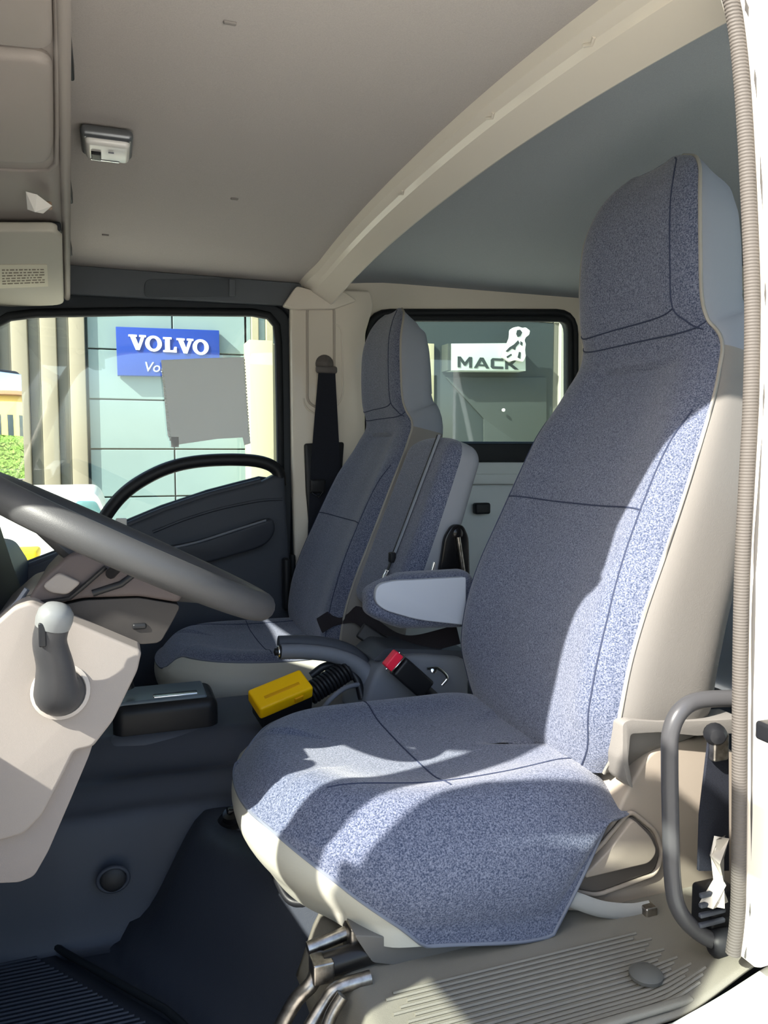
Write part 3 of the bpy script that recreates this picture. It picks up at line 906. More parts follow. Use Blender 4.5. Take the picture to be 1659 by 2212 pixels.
dash = empty('dashboard', (-.3, 1.0, .3), 'dark dashboard running across in front of the seats', 'dashboard')
prism('dash_body', roundpoly([(-.80, .15), (-.34, .15), (-.25, .32), (-.235, .56), (-.27, .625), (-.45, .66), (-.80, .62)], .02), 'y', .10, 1.87, DARKPL, dash, bev=.01)
prism('instrument_hood', roundpoly([(-0.282, 0.755), (-0.201, 0.798), (-0.178, 0.768), (-0.157, 0.685), (-0.143, 0.64), (-0.167, 0.592), (-0.29, 0.544)], .015), 'y', .48, .80, mat('black vinyl hood', (30, 33, 40), .5, bump=.15, bscale=1200), dash, bev=.015, seg=3)
tube('hood_trim', [Vector((-0.138, 0.475, 0.66)), Vector((-0.117, 0.475, 0.683)), Vector((-0.106, 0.475, 0.699))], .004, GREYPL, dash, seg=6)

kp = empty('knee_cover', (-.1, .5, .35), 'big beige plastic knee cover under the steering column', 'dash cover')
KU = [(-0.202, 0.621), (-0.162, 0.645), (-0.132, 0.672), (-0.115, 0.687), (-0.097, 0.692), (-0.049, 0.664), (0.031, 0.621), (0.025, 0.595), (-0.006, 0.533), (-0.031, 0.502), (-0.052, 0.5), (-0.069, 0.466), (-0.092, 0.423), (-0.114, 0.402), (-0.141, 0.398), (-0.211, 0.401)]
KL = [(-0.029, 0.507), (-0.036, 0.486), (-0.061, 0.428), (-0.088, 0.367), (-0.105, 0.338), (-0.122, 0.333), (-0.213, 0.346), (-0.21, 0.411), (-0.141, 0.399), (-0.113, 0.403), (-0.092, 0.424), (-0.069, 0.468), (-0.053, 0.499)]
prism('upper_cover', roundpoly(KU, .006), 'y', .415, .70, BEIGE, kp, bev=.020, seg=5)
prism('lower_cover', roundpoly(KL, .006), 'y', .432, .69, mat('grey beige lower plastic', (128, 121, 117), .6, bump=.15, bscale=1500), kp, bev=.014, seg=4)
lv = empty('boot_lever', (-0.066, 0.41, 0.582), 'black booted hand lever with round pale cap on the knee cover', 'lever')
LB = Vector((-0.066, 0.414, 0.579))
lathe('base_ring', [(.030, .0), (.0345, .001), (.0345, .004), (.030, .006), (.028, .003)], LB, (0, -1, .15), mat('pale ring', (160, 153, 147), .45), lv, 32)
bp_ = catmull([LB + Vector((0, .004, -.002)), LB + Vector((-.003, -.022, .008)), Vector((-0.069, 0.375, 0.622)), Vector((-0.073, 0.365, 0.653)), Vector((-0.068, 0.36, 0.676))], 6)
rr_ = [.0305, .0300, .0292, .0285, .0278, .0270, .0262, .0252, .0242, .0232, .0224, .0216, .0208, .0202, .0198, .0194, .0192, .0190, .0188, .0188, .0188, .0188, .0188, .0188, .0188]
tube('rubber_boot', bp_, rr_[:len(bp_)], mat('dark grey boot rubber', (56, 56, 58), .45, bump=.1, bscale=900), lv, seg=20)
tp = bp_[-1]; td = (bp_[-1] - bp_[-3]).normalized()
lathe('cap', [(.0195, -.004), (.0205, .004), (.0195, .014), (.014, .021), (.006, .024), (.0005, .0245)], tp, td, mat('pale grey cap', (112, 114, 114), .35), lv, 26)
rbox('boot_notch', (-0.079, 0.345, 0.666), (.004, .003, .014), .002, BLACKPL, lv)

# ================================================================== TUNNEL, CONSOLE
tn = empty('engine_tunnel', (.2, 1.0, 0), 'dark slate moulded tunnel cover between the front seats', 'tunnel cover')
def tun_f(u, v):
    x = -.24 + .99 * u
    y = .775 + .46 * v
    y0 = interp([(-.55, .86), (-.1, .84), (.05, .85), (.25, .83), (.75, .81)], x)
    z = .215 * sstep(y0 - .055, y0 + .02, y) + .035 * sstep(y0 + .02, y0 + .07, y) + .055 * sstep(y0 + .09, y0 + .17, y)
    z += .012 * sstep(.0, -.3, x)
    if y > 1.19:
        z *= sstep(1.236, 1.19, y)
    return (x, y, z)
gridmesh('tunnel_shell', tun_f, 90, 70, DARKPL, tn)
ob = Vector((-0.015, 0.835, 0.117))
pad = lathe('oval_plug', [(.022, 0), (.022, .002), (.018, .004), (.001, .004)], (ob.x, .806, ob.z), (0, -1, .25), BLACKPL, tn, 26)
tube('plug_rim', [(ob.x + .026 * math.cos(2 * math.pi * i / 28), .803, ob.z + .022 * math.sin(2 * math.pi * i / 28)) for i in range(28)], .0035, DARKPL, tn, seg=8, closed=True)

sc_ = empty('gear_selector', (.1, 1.06, .3), 'black automatic gear selector console with chrome gate on the tunnel', 'gear selector')
rbox('selector_skirt', (0.095, 1.07, 0.28), (.122, .082, .026), .024, mat('slate selector skirt', (70, 74, 82), .5), sc_, n=4)
rbox('selector_body', (0.095, 1.07, 0.325), (.105, .068, .040), .022, BLACKPL, sc_, n=4)
rbox('gate_plate', (0.088, 1.07, 0.364), (.090, .054, .006), .005, mat('grey gate plate', (92, 104, 112), .3), sc_, n=3)
rbox('chrome_gate', (0.115, 1.035, 0.37), (.045, .010, .003), .002, CHROME, sc_)
tube('selector_lever', [(.025, 1.06, .385), (.010, 1.06, .44), (-.010, 1.06, .50)], [.010, .009, .010], BLACKPL, sc_, seg=12)
rbox('selector_knob', (-.014, 1.06, .525), (.020, .024, .028), .016, BLACKPL, sc_, n=4)
rbox('latch', (0.175, 1.06, 0.351), (.012, .010, .010), .003, METAL, sc_)

hbk = empty('console_box', (.62, 1.0, .28), 'grey plastic console box behind the parking brake', 'console')
prism('box_body', roundpoly([(0.483, 0.279), (0.504, 0.358), (0.527, 0.416), (0.567, 0.435), (0.621, 0.436), (0.745, 0.417), (0.746, 0.246)], .03), 'y', .93, 1.09, GREYPL, hbk, bev=.012, seg=3)
prism('box_top', roundpoly([(0.521, 0.426), (0.553, 0.452), (0.754, 0.429), (0.754, 0.407)], .01), 'y', .95, 1.08, DARKPL, hbk, bev=.006)
pb = empty('parking_brake', (.45, 1.0, .4), 'grey parking brake lever with black push button', 'brake lever')
pbp = catmull([Vector((0.328, 0.985, 0.455)), Vector((0.383, 0.985, 0.45)), Vector((0.444, 0.985, 0.437)), Vector((0.497, 0.985, 0.411)), Vector((0.531, 0.985, 0.364)), Vector((0.536, 0.985, 0.299))], 6)
nb = len(pbp)
tube('lever_arm', pbp, [.0155 + .013 * sstep(.45, 1, i / nb) for i in range(nb)], GREYPL, pb, seg=14, flat=1.15)
tube('lever_pad', [p_ + Vector((0, .02, .016)) for p_ in pbp[:22]], [.014 + .006 * i / 22 for i in range(22)], DARKPL, pb, seg=10)
lathe('push_button', [(.0135, 0), (.0135, .006), (.008, .008), (.008, .014), (.001, .016)], pbp[0] + Vector((.002, 0, 0)), (-1, 0, .05), BLACKPL, pb, 16)
tube('button_ring', [pbp[0] + Vector((-.004, .012 * math.cos(a * .5), .012 * math.sin(a * .5))) for a in range(13)], .002, CHROME, pb, seg=6, closed=True)

# yellow device with hose
yd = empty('yellow_device', (0.321, 0.96, 0.341), 'bright yellow and black handheld device lying on the tunnel', 'device')
A_, B_ = Vector((0.261, 0.93, 0.356)), Vector((0.377, 0.955, 0.383))
yr = frame(B_ - A_, (0, -.55, 1))
ymid = (A_ + B_) / 2
rbox('yellow_lid', ymid + yr @ Vector((0, .012, 0)), ((B_ - A_).length / 2, .016, .030), .006, mat('safety yellow plastic', (255, 196, 4), .4), yd, n=3, rot=yr)
rbox('black_case', ymid + yr @ Vector((.004, -.022, 0)), ((B_ - A_).length / 2 - .004, .022, .029), .005, BLACKPL, yd, n=3, rot=yr)
rbox('lid_latch', ymid + yr @ Vector((.026, .012, .030)), (.010, .006, .003), .002, mat('amber plastic', (226, 160, 10), .4), yd, rot=yr)
rbox('lid_groove', ymid + yr @ Vector((0, .027, .006)), (.040, .0018, .004), .001, mat('amber plastic', (226, 160, 10), .4), yd, rot=yr)
hs = empty('coiled_cable', (0.429, 0.97, 0.357), 'black coiled cable and grey lead beside the yellow device', 'cable')
c0, c1 = Vector((0.385, 0.965, 0.363)), Vector((0.478, 0.985, 0.403))
hrot = frame(c1 - c0, (0, 0, 1))
Lh = (c1 - c0).length
tube('coil', [c0 + hrot @ Vector((Lh * i / 216, .021 * math.cos(i * 2 * math.pi / 18), .021 * math.sin(i * 2 * math.pi / 18))) for i in range(217)], .0042, BLACKPL, hs, seg=7)
tube('core', [c0, c1], .017, BLACKPL, hs, seg=12)
tube('grey_lead', catmull([Vector((0.401, 0.94, 0.327)), Vector((0.423, 0.93, 0.359)), Vector((0.46, 0.95, 0.373)), Vector((0.498, 0.97, 0.372))], 6), .0055, GREYPL, hs, seg=8)
tube('black_lead', catmull([Vector((0.398, 1.0, 0.392)), Vector((0.428, 1.0, 0.41)), Vector((0.459, 1.0, 0.409)), Vector((0.493, 0.98, 0.386)), Vector((0.502, 0.96, 0.342))], 6), .009, BLACKPL, hs, seg=8)

# belt buckles
def buckle(name, a, b, wdir, w, label, red=True, grp=None):
    a, b = Vector(a), Vector(b)
    t = empty(name, b, label, 'belt buckle', grp)
    R_ = frame(b - a, wdir)
    L_ = (b - a).length
    rbox('buckle_housing', a + (b - a) * .5 + R_ @ Vector((.010, 0, 0)), (L_ * .5 - .010, w, .013), .006, BLACKPL, t, n=3, rot=R_)
    tube('housing_line', [a + (b - a) * .62 + R_ @ Vector((0, -w * .9, -.0135)), a + (b - a) * .62 + R_ @ Vector((0, w * .9, -.0135))], .0012, GREYPL, t, seg=5)
    if red:
        rbox('release_button', a + R_ @ Vector((.004, 0, 0)), (.012, w * .86, .0115), .004, mat('red release button', (240, 44, 72), .35), t, n=3, rot=R_)
        tube('button_frame', [a + R_ @ Vector((.012, w * s_, .0135 * q_)) for s_, q_ in ((-1, -1), (1, -1), (1, 1), (-1, 1))], .0018, CHROME, t, seg=6, closed=True)
    tube('buckle_stem', [b, b + (b - a) * .55], .011, BLACKPL, t, seg=8, flat=.4, upv=R_ @ Vector((0, 1, 0)))
    return t
buckle('belt_buckle', (0.541, 0.88, 0.446), (0.621, 0.885, 0.372), Vector((.30, 0, .28)), .023, 'black belt buckle with bright red release button, between the seats')
buckle('belt_buckle', (0.524, 1.1, 0.474), (0.6, 1.06, 0.42), Vector((.3, 0, .3)), .020, 'plain black belt buckle lying behind the red buttoned one', red=False)
gr = empty('belt_guide', (0.643, 0.9, 0.396), 'small chrome belt guide loop on the console box', 'belt guide')
tube('guide_loop', catmull([Vector((0.629, 0.9, 0.413)), Vector((0.655, 0.9, 0.411)), Vector((0.677, 0.9, 0.39)), Vector((0.664, 0.9, 0.373))], 5), .0035, CHROME, gr, seg=8)
lathe('guide_bolt', [(.007, 0), (.007, .004), (.001, .006)], (0.644, 0.9, 0.408), (0, -1, .4), CHROME, gr, 14)
lp2 = empty('lap_belt', (0.568, 1.25, 0.451), 'dark lap belt webbing crumpled on the passenger cushion', 'seat belt')
wb = catmull([Vector((0.496, 1.3, 0.432)), Vector((0.53, 1.28, 0.455)), Vector((0.577, 1.24, 0.467)), Vector((0.594, 1.18, 0.452)), Vector((0.619, 1.08, 0.432)), Vector((0.645, 1.0, 0.441)), Vector((0.726, 0.95, 0.469))], 6)
tube('webbing', wb, .022, mat('brown black webbing', (34, 30, 34), .85, grain=.2, gscale=700), lp2, seg=8, flat=.14, upv=(.3, .3, 1))
tube('stitch_edge', [p_ + Vector((0, -.01, -.02)) for p_ in wb[18:30]], .0018, GREYPL, lp2, seg=5)

# passenger belt on the pillar
pbt = empty('passenger_belt', (.66, 1.85, .7), 'black shoulder belt hanging from its anchor on the far pillar', 'seat belt')
an = Vector((0.664, 1.85, 1.162))
lathe('anchor_cover', [(.030, 0), (.030, .008), (.020, .018), (.010, .030), (.001, .032)], an + Vector((0, .012, .006)), (0, -1, 0), mat('grey anchor cover', (96, 92, 90), .4), pbt, 22)
rbox('anchor_ring', an + Vector((.002, -.010, -.014)), (.036, .008, .012), .008, mat('grey anchor cover', (96, 92, 90), .4), pbt, n=3)
wv = [(0.639, 1.136), (0.695, 1.138), (0.71, 0.846), (0.702, 0.57), (0.598, 0.574), (0.612, 0.846)]
prism('webbing', wv, 'y', 1.838, 1.842, WEBBING, pbt, bev=0)
prism('retractor_cover', roundpoly([(0.592, 0.909), (0.727, 0.915), (0.715, 0.754), (0.682, 0.615), (0.608, 0.618), (0.597, 0.755)], .01), 'y', 1.843, 1.86, BLACKPL, pbt, bev=.006)
rbox('belt_tongue', (0.632, 1.833, 0.771), (.026, .008, .022), .006, BLACKPL, pbt)
tube('tongue_metal', [Vector((0.611, 1.825, 0.75)), Vector((0.633, 1.825, 0.735)), Vector((0.648, 1.825, 0.753))], .003, CHROME, pbt, seg=6)

# grab handle and driver belt
gh = empty('grab_handle', (.66, .15, .3), 'black tubular grab handle on the driver door pillar', 'grab handle')
gp = catmull([Vector((.765, .118, .566)), Vector((.735, .138, .567)), Vector((0.682, 0.15, 0.567)), Vector((0.653, 0.15, 0.557)), Vector((0.639, 0.15, 0.533)), Vector((0.638, 0.15, 0.498)), Vector((0.642, 0.15, 0.421)), Vector((0.647, 0.15, 0.348)), Vector((0.657, 0.15, 0.304)), Vector((0.684, 0.15, 0.27)), Vector((.715, .140, .252)), Vector((.765, .125, .250))], 7)
tube('handle_tube', gp, .0105, mat('satin black tube', (64, 64, 66), .3), gh, seg=14)
lathe('foot_collar', [(.018, 0), (.018, .02), (.013, .026)], gp[-6], gp[-6] - gp[-1], BLACKPL, gh, 16)
db = empty('driver_belt', (.78, .14, .3), 'black driver belt and retractor behind the grab handle', 'seat belt')
prism('webbing', [(0.706, 0.509), (0.737, 0.507), (0.745, 0.331), (0.696, 0.34), (0.696, 0.413)], 'y', .158, .162, WEBBING, db, bev=0)
lathe('upper_bolt', [(.014, 0), (.014, .006), (.009, .014), (.001, .016)], (0.708, 0.152, 0.521), (-.5, -1, 0), BLACKPL, db, 16)
rbox('belt_tongue', (0.714, 0.15, 0.504), (.012, .006, .018), .004, METAL, db)
rbox('retractor', (0.731, 0.165, 0.28), (.024, .02, .030), .006, BLACKPL, db)
for k in range(4):
    rbox('retractor_rib', Vector((0.704, 0.142, 0.299)) + Vector((0, 0, -.020 + .013 * k)), (.020, .003, .003), .002, DARKPL, db)
lm = mat('clear crumpled film', (196, 190, 180), .12, spec=.8)
fc = Vector((0.707, 0.14, 0.348))
random.seed(3)
fv = [fc + Vector((random.uniform(-.02, .02) * (1 - .4 * (i // 6) / 3), random.uniform(-.012, .012), -.045 + .030 * (i // 6))) for i in range(24)]
ff = [(r_ * 6 + k, r_ * 6 + (k + 1) % 6, (r_ + 1) * 6 + (k + 1) % 6, (r_ + 1) * 6 + k) for r_ in range(3) for k in range(6)]
mesh('plastic_film', fv, ff, lm, db, smooth=False)

# seat slide hinge and wire bail under the cushion
hn = empty('slide_mechanism', (.28, .42, .2), 'worn steel seat slide mechanism under the cushion front', 'seat slide')
def pt(u_, v_, z): return None
tube('cross_tube', [Vector((0.242, 0.316, 0.215)), Vector((0.322, 0.316, 0.222))], .016, mat('black worn tube', (48, 46, 44), .3, .6), hn, seg=14)
tube('upper_rod', [Vector((0.227, 0.341, 0.225)), Vector((0.289, 0.344, 0.235))], .009, METAL, hn, seg=10)
rbox('nut', (0.238, 0.312, 0.215), (.014, .014, .014), .003, METAL, hn)
tube('bracket_arm', catmull([Vector((0.243, 0.341, 0.215)), Vector((0.227, 0.312, 0.2)), Vector((0.205, 0.313, 0.18)), Vector((0.184, 0.31, 0.15)), Vector((0.174, 0.308, 0.13))], 5), .010, METAL, hn, seg=10)
tube('slide_rail', catmull([Vector((0.294, 0.281, 0.21)), Vector((0.251, 0.283, 0.205)), Vector((0.233, 0.281, 0.19)), Vector((0.212, 0.273, 0.17))], 5), .009, METAL, hn, seg=10)
tube('slide_rail', catmull([Vector((0.252, 0.264, 0.208)), Vector((0.237, 0.261, 0.19)), Vector((0.225, 0.253, 0.17))], 5), .008, METAL, hn, seg=10)
rbox('pivot_plate', (0.291, 0.339, 0.225), (.012, .020, .028), .005, METAL, hn)
wbail = empty('adjust_bail', (.22, .55, .2), 'black wire adjusting bail under the driver cushion', 'seat adjuster')
tube('wire_bail', catmull([Vector((0.222, 0.56, 0.233)), Vector((0.231, 0.54, 0.204)), Vector((0.244, 0.52, 0.186)), Vector((0.268, 0.5, 0.189)), Vector((0.295, 0.5, 0.188))], 6), .0065, BLACKPL, wbail, seg=10)
rbox('bail_tag', (0.256, 0.56, 0.184), (.004, .003, .006), .001, WHITEPL, wbail)
rbox('bail_plate', (0.283, 0.6, 0.157), (.035, .01, .035), .006, BLACKPL, wbail)
kn = empty('height_knob', (0.207, 0.8, 0.188), 'glossy black round knob on the seat riser', 'knob')
lathe('knob_body', [(.040, 0), (.042, .008), (.036, .018), (.022, .024), (.020, .034), (.001, .036)], (0.204, 0.78, 0.189), (-.3, -.2, 1), mat('gloss black hinge', (20, 20, 22), .22), kn, 24)
rbox('knob_grip', Vector((0.209, 0.78, 0.209)) + Vector((.0, 0, .008)), (.026, .009, .010), .004, mat('gloss black hinge', (20, 20, 22), .22), kn)

# ribbed rubber mat in the footwell
fm = empty('footwell_mat', (-.2, .6, .01), 'black ribbed rubber mat in the driver footwell', 'floor mat')
def fm_edge(y): return interp([(.10, .20), (.35, .18), (.57, .078), (.78, -.085), (.95, -.20)], y)
gridmesh('mat_sheet', lambda u, v: (-.62 + (fm_edge(.12 + .80 * v) + .60) * u, .12 + .80 * v, .006 + riser(-.62 + (fm_edge(.12 + .80 * v) + .60) * u, .12 + .80 * v)), 20, 30, MAT_RUB, fm, thick=.004)
tube('mat_edge', [(fm_edge(y) - .012, y, .014) for y in [.14 + .04 * i for i in range(20)]], .006, RUBBER, fm, seg=8)
items = []
for i in range(44):
    y = .50 + .010 * i
    x1 = fm_edge(y) - .05
    items.append(tube_vf([(x1 - .42, y, .008), (x1, y, .008)], .0028, 6))
rv, rf = join_vf(items)
tag(mesh('rib', rv, rf, MAT_RUB, fm), kind='stuff')
items = []
for i in range(6):
    for j in range(5):
        vs_, fs_ = rbox_vf((.006, .008, .004), .002, 1)
        items.append(([v + Vector((.03 - .033 * i + .01 * j, .40 + .028 * j, .010)) for v in vs_], fs_))
rv, rf = join_vf(items)
tag(mesh('stud', rv, rf, mat('worn grey studs', (84, 88, 96), .4), fm), kind='stuff')

# paper sheet hung inside the passenger window
PAPER = mat('grey paper', (196, 196, 196), .9)
ptr = PAPER.node_tree.nodes.new('ShaderNodeBsdfTranslucent'); ptr.inputs[0].default_value = lin((225, 225, 225))
pmx = PAPER.node_tree.nodes.new('ShaderNodeMixShader'); pmx.inputs[0].default_value = .55
PAPER.node_tree.links.new(PAPER.node_tree.nodes['Principled BSDF'].outputs[0], pmx.inputs[1])
PAPER.node_tree.links.new(ptr.outputs[0], pmx.inputs[2])
PAPER.node_tree.links.new(pmx.outputs[0], PAPER.node_tree.nodes['Material Output'].inputs[0])
sh = empty('paper_sheet', (0.286, 1.89, 1.051), 'grey paper sheet with perforated edges stuck to the passenger window', 'paper sheet')
SH = [(0.152, 1.163), (0.281, 1.174), (0.407, 1.183), (0.412, 1.068), (0.421, 0.935), (0.424, 0.909), (0.404, 0.903), (0.399, 0.928), (0.32, 0.923), (0.203, 0.905), (0.186, 0.893), (0.167, 0.933), (0.158, 1.061)]
prism('sheet', SH, 'y', 1.884, 1.886, PAPER, sh, bev=0)
DOT = mat('pale perforation', (246, 250, 246), .8)
items = []
for i in range(26):
    k = i / 25
    for (a, b) in ((0.155, 1.882, 1.132), (0.175, 1.882, 0.919)), ((0.406, 1.882, 1.173), (0.419, 1.882, 0.928)):
        c = Vector(a).lerp(Vector(b), k)
        vs_, fs_ = rbox_vf((.0032, .0010, .0032), .0004, 1)
        items.append(([v + c for v in vs_], fs_))
rv, rf = join_vf(items)
tag(mesh('perforation', rv, rf, DOT, sh), kind='stuff')
rbox('tape', (0.188, 1.882, 0.912), (.012, .001, .016), .0008, PAPER, sh)

# ================================================================== OUTSIDE
FY = 9.0
fac = empty('showroom_facade', (1.5, FY, -.86), 'showroom facade of pale teal panels with vertical cladding', 'building')
TEAL = mat('pale teal panel', (112, 132, 130), .4, grain=.03, gscale=2)
JOINT = mat('dark joint', (92, 112, 112), .8)
CREAM = mat('cream render', (142, 138, 114), .8)
CLAD = mat('tan metal cladding', (134, 128, 110), .5)
CLAD2 = mat('grey metal cladding', (100, 100, 90), .5)
DKFAC = mat('shade darkened green grey facade', (48, 56, 56), .5)  # dark colour stands in for shade over this part of the facade
prism('backing_wall', rect(-6, -.86, 12, 5.5), 'y', FY + .10, FY + .4, JOINT, fac, bev=0)
xs = [-0.232, 0.724, 1.618]
zs = [-1.392, -0.794, -0.202, 0.381, 0.947, 1.526, 2.104, 2.678, 3.237]
for i in range(2):
    for j in range(len(zs) - 1):
        prism('panel', rect(xs[i] + .008, zs[j] + .008, xs[i + 1] - .008, zs[j + 1] - .008), 'y', FY, FY + .10, TEAL, fac, bev=.006, seg=1)
x = xs[0] - .02
k = 0
while x > -4.2:
    w = .17 if k % 2 == 0 else .13
    prism('cladding_rib', rect(x - w, -.86, x, 4.2), 'y', FY - (.07 if k % 2 == 0 else .0), FY + .1, CLAD if k % 2 == 0 else CLAD2, fac, bev=.02, seg=2)
    x -= w
    k += 1
cx0, cx1 = (1.571, 8.6, 1.605)[0], (2.478, 8.6, 1.629)[0]
zc = (1.744, 8.6, 2.236)[2]
prism('cream_pier', rect(cx0, -.86, cx0 + .28, zc), 'y', 8.6, FY + .1, mat('cream pier', (160, 156, 128), .8), fac, bev=.01)
prism('cream_wall', rect(cx0 + .28, -.86, cx1, zc - .02), 'y', 8.7, FY + .1, CREAM, fac, bev=.01)
x = cx0
for k in range(9):
    prism('upper_rib', rect(x, zc, x + .09, 4.2), 'y', FY - (.04 if k % 2 else 0), FY + .1, CREAM if k % 2 else TEAL, fac, bev=.008, seg=1)
    x += .09
dx0, dx1 = (3.338, 9.0, 1.682)[0], (5.918, 9.0, 1.751)[0]
dz = (4.881, 9.0, 2.728)[2]
prism('dark_wall', rect(dx0 - .9, -.86, dx1, dz), 'y', FY - .05, FY + .1, DKFAC, fac, bev=.01)
prism('painted_reflection', roundpoly([(4.247, 1.916), (5.796, 1.968), (5.817, 0.766), (4.831, 0.769), (4.825, 1.37)], .02), 'y', FY - .08, FY - .04, mat('olive grey reflection tone', (55, 62, 60), .5), fac, bev=.01)  # lighter trapezoid painted as a reflection on the dark facade
sx = (3.932, 8.9, 1.993)[0]
prism('cream_strip', rect(sx, (4.02, 8.9, 1.595)[2] - .3, (4.072, 8.9, 1.999)[0], (4.017, 8.9, 2.348)[2]), 'y', 8.90, FY, mat('cream pier', (160, 156, 128), .8), fac, bev=.008)
x = dx1
for k in range(10):
    prism('cladding_rib', rect(x, -.86, x + .085, 4.2), 'y', FY - (.10 if k % 2 else .04), FY + .1, mat('pale cladding', (150, 150, 140), .5) if k % 2 else CLAD2, fac, bev=.01, seg=1)
    x += .085
for k in range(14):
    a = dx0 + .9 + .13 * k
    prism('cornice_block', rect(a, dz + .005, a + .10, dz + .06), 'y', FY - .06, FY + .1, mat('pale cladding', (150, 150, 140), .5), fac, bev=.006, seg=1)
lathe('wall_light', [(.022, 0), (.022, .02), (.001, .03)], (5.095, 8.88, 1.493), (0, -1, 0), mat('white wall light', (250, 250, 245), .3), fac, 12)

def glyph(name, pts, ox, oz, sx_, sz_, y, m, parent, holes=(), dep=.02):
    f = lambda q: [(ox + a * sx_, oz + b * sz_) for a, b in q]
    return prism(name, f(pts), 'y', y - dep, y, m, parent, bev=0, holes=[f(h) for h in holes])
def ell(cx, cz, rx, rz, n=28): return [(cx + rx * math.cos(2 * math.pi * i / n), cz + rz * math.sin(2 * math.pi * i / n)) for i in range(n)]
G_V = [(0, 1), (.54, 1), (.54, .87), (.44, .87), (.63, .36), (.80, .87), (.69, .87), (.69, 1), (1.12, 1), (1.12, .87), (1.02, .87), (.70, 0), (.46, 0), (.11, .87), (0, .87)]
G_L = [(0, 0), (.88, 0), (.88, .38), (.74, .38), (.66, .14), (.44, .14), (.44, .87), (.56, .87), (.56, 1), (0, 1), (0, .87), (.13, .87), (.13, .13), (0, .13)]
G_M = [(0, 0), (.22, 0), (.22, .62), (.50, .18), (.64, .18), (.92, .62), (.92, 0), (1.14, 0), (1.14, 1), (.90, 1), (.57, .50), (.24, 1), (0, 1)]
G_A = [(0, 0), (.25, 0), (.36, .20), (.88, .20), (.99, 0), (1.24, 0), (.76, 1), (.48, 1)]
G_C = [(0, .16), (.14, 0), (1.02, 0), (1.02, .23), (.26, .23), (.26, .77), (1.02, .77), (1.02, 1), (.14, 1), (0, .84)]
G_K = [(0, 0), (.24, 0), (.24, .36), (.38, .36), (.80, 0), (1.14, 0), (.60, .48), (1.06, 1), (.74, 1), (.40, .62), (.24, .62), (.24, 1), (0, 1)]
bs = empty('blue_wall_sign', (.7, 8.9, 2.0), 'blue rectangular wall sign with bold white slab letters', 'sign')
BLUE = mat('sign blue', (20, 52, 128), .4)
SGN = [(0.086, 2.349), (1.259, 2.369), (1.261, 1.813), (0.093, 1.795)]
prism('sign_board', SGN, 'y', 8.88, 8.99, BLUE, bs, bev=.008)
SWH = mat('sign white', (220, 224, 222), .5)
g0, g1 = (0.221, 8.87, 2.072), (1.15, 8.87, 2.288)
gw, gh_ = g1[0] - g0[0], (g1[2] - g0[2]) * .80
u_ = gw / 5.35
xx = g0[0]
for i, ch in enumerate('VOLVO'):
    zo = g0[2] + (.12 - .03 * i) * gh_
    if ch == 'V':
        glyph('letter', G_V, xx, zo, u_, gh_, 8.885, SWH, bs); xx += u_ * 1.04
    elif ch == 'L':
        glyph('letter', G_L, xx + u_ * .04, zo, u_, gh_, 8.885, SWH, bs); xx += u_ * .92
    else:
        glyph('letter', ell(.56, .5, .54, .53), xx, zo, u_, gh_, 8.885, SWH, bs, [ell(.56, .5, .26, .36)]); xx += u_ * 1.14
tx = bpy.data.curves.new('small_lettering', 'FONT')
tx.body = 'Volvo'; tx.size = .16; tx.extrude = .004; tx.shear = .2
txo = bpy.data.objects.new('small_lettering', tx); COL.objects.link(txo)
tme = bpy.data.meshes.new_from_object(txo.evaluated_get(bpy.context.evaluated_depsgraph_get()))
bpy.data.objects.remove(txo)
tl = link('small_lettering', tme, mat('pale blue print', (190, 208, 232), .5), None, False)
t0_ = (0.38, 8.87, 1.85)
for v_ in tme.vertices:
    a, b, c = v_.co
    v_.co = (t0_[0] + a, 8.876 - c, t0_[2] + b)
attach(tl, bs)

ms = empty('white_wall_sign', (4.9, 8.8, 2.0), 'white box sign with dark wide letters and a bulldog emblem', 'sign')
MS = [(4.243, 2.334), (5.336, 2.393), (5.349, 2.02), (4.245, 1.986)]
prism('sign_box', MS, 'y', 8.72, 8.94, mat('sign pale white', (160, 174, 168), .5), ms, bev=.006)
prism('sign_side', rect(MS[0][0] - .05, MS[3][1], MS[0][0], MS[0][1]), 'y', 8.74, 8.94, mat('sign dark edge', (60, 66, 62), .5), ms, bev=.004)
INKD = mat('sign dark ink', (44, 54, 54), .5)
m0, m1 = (4.327, 8.71, 2.03), (5.241, 8.71, 2.17)
mw, mh = m1[0] - m0[0], m1[2] - m0[2]
u_ = mw / 5.0
xx = m0[0]
for ch, g, adv, hl in (('M', G_M, 1.30, ()), ('A', G_A, 1.36, [[(.46, .36), (.78, .36), (.62, .70)]]), ('C', G_C, 1.18, ()), ('K', G_K, 1.1, ())):
    glyph('letter', g, xx, m0[2], u_, mh, 8.725, INKD, ms, hl, .012)
    xx += adv * u_
BD = [(4.956, 2.181), (4.983, 2.274), (5.024, 2.337), (5.071, 2.443), (5.077, 2.548), (5.126, 2.581), (5.196, 2.597), (5.252, 2.582), (5.309, 2.591), (5.373, 2.551), (5.36, 2.495), (5.311, 2.462), (5.29, 2.417), (5.312, 2.369), (5.299, 2.288), (5.314, 2.208), (5.273, 2.132), (5.16, 2.152), (5.062, 2.124), (5.005, 2.158)]
prism('bulldog_emblem', roundpoly(BD, .015, 3), 'y', 8.66, 8.71, mat('sign white', (246, 248, 246), .5), ms, bev=.006)
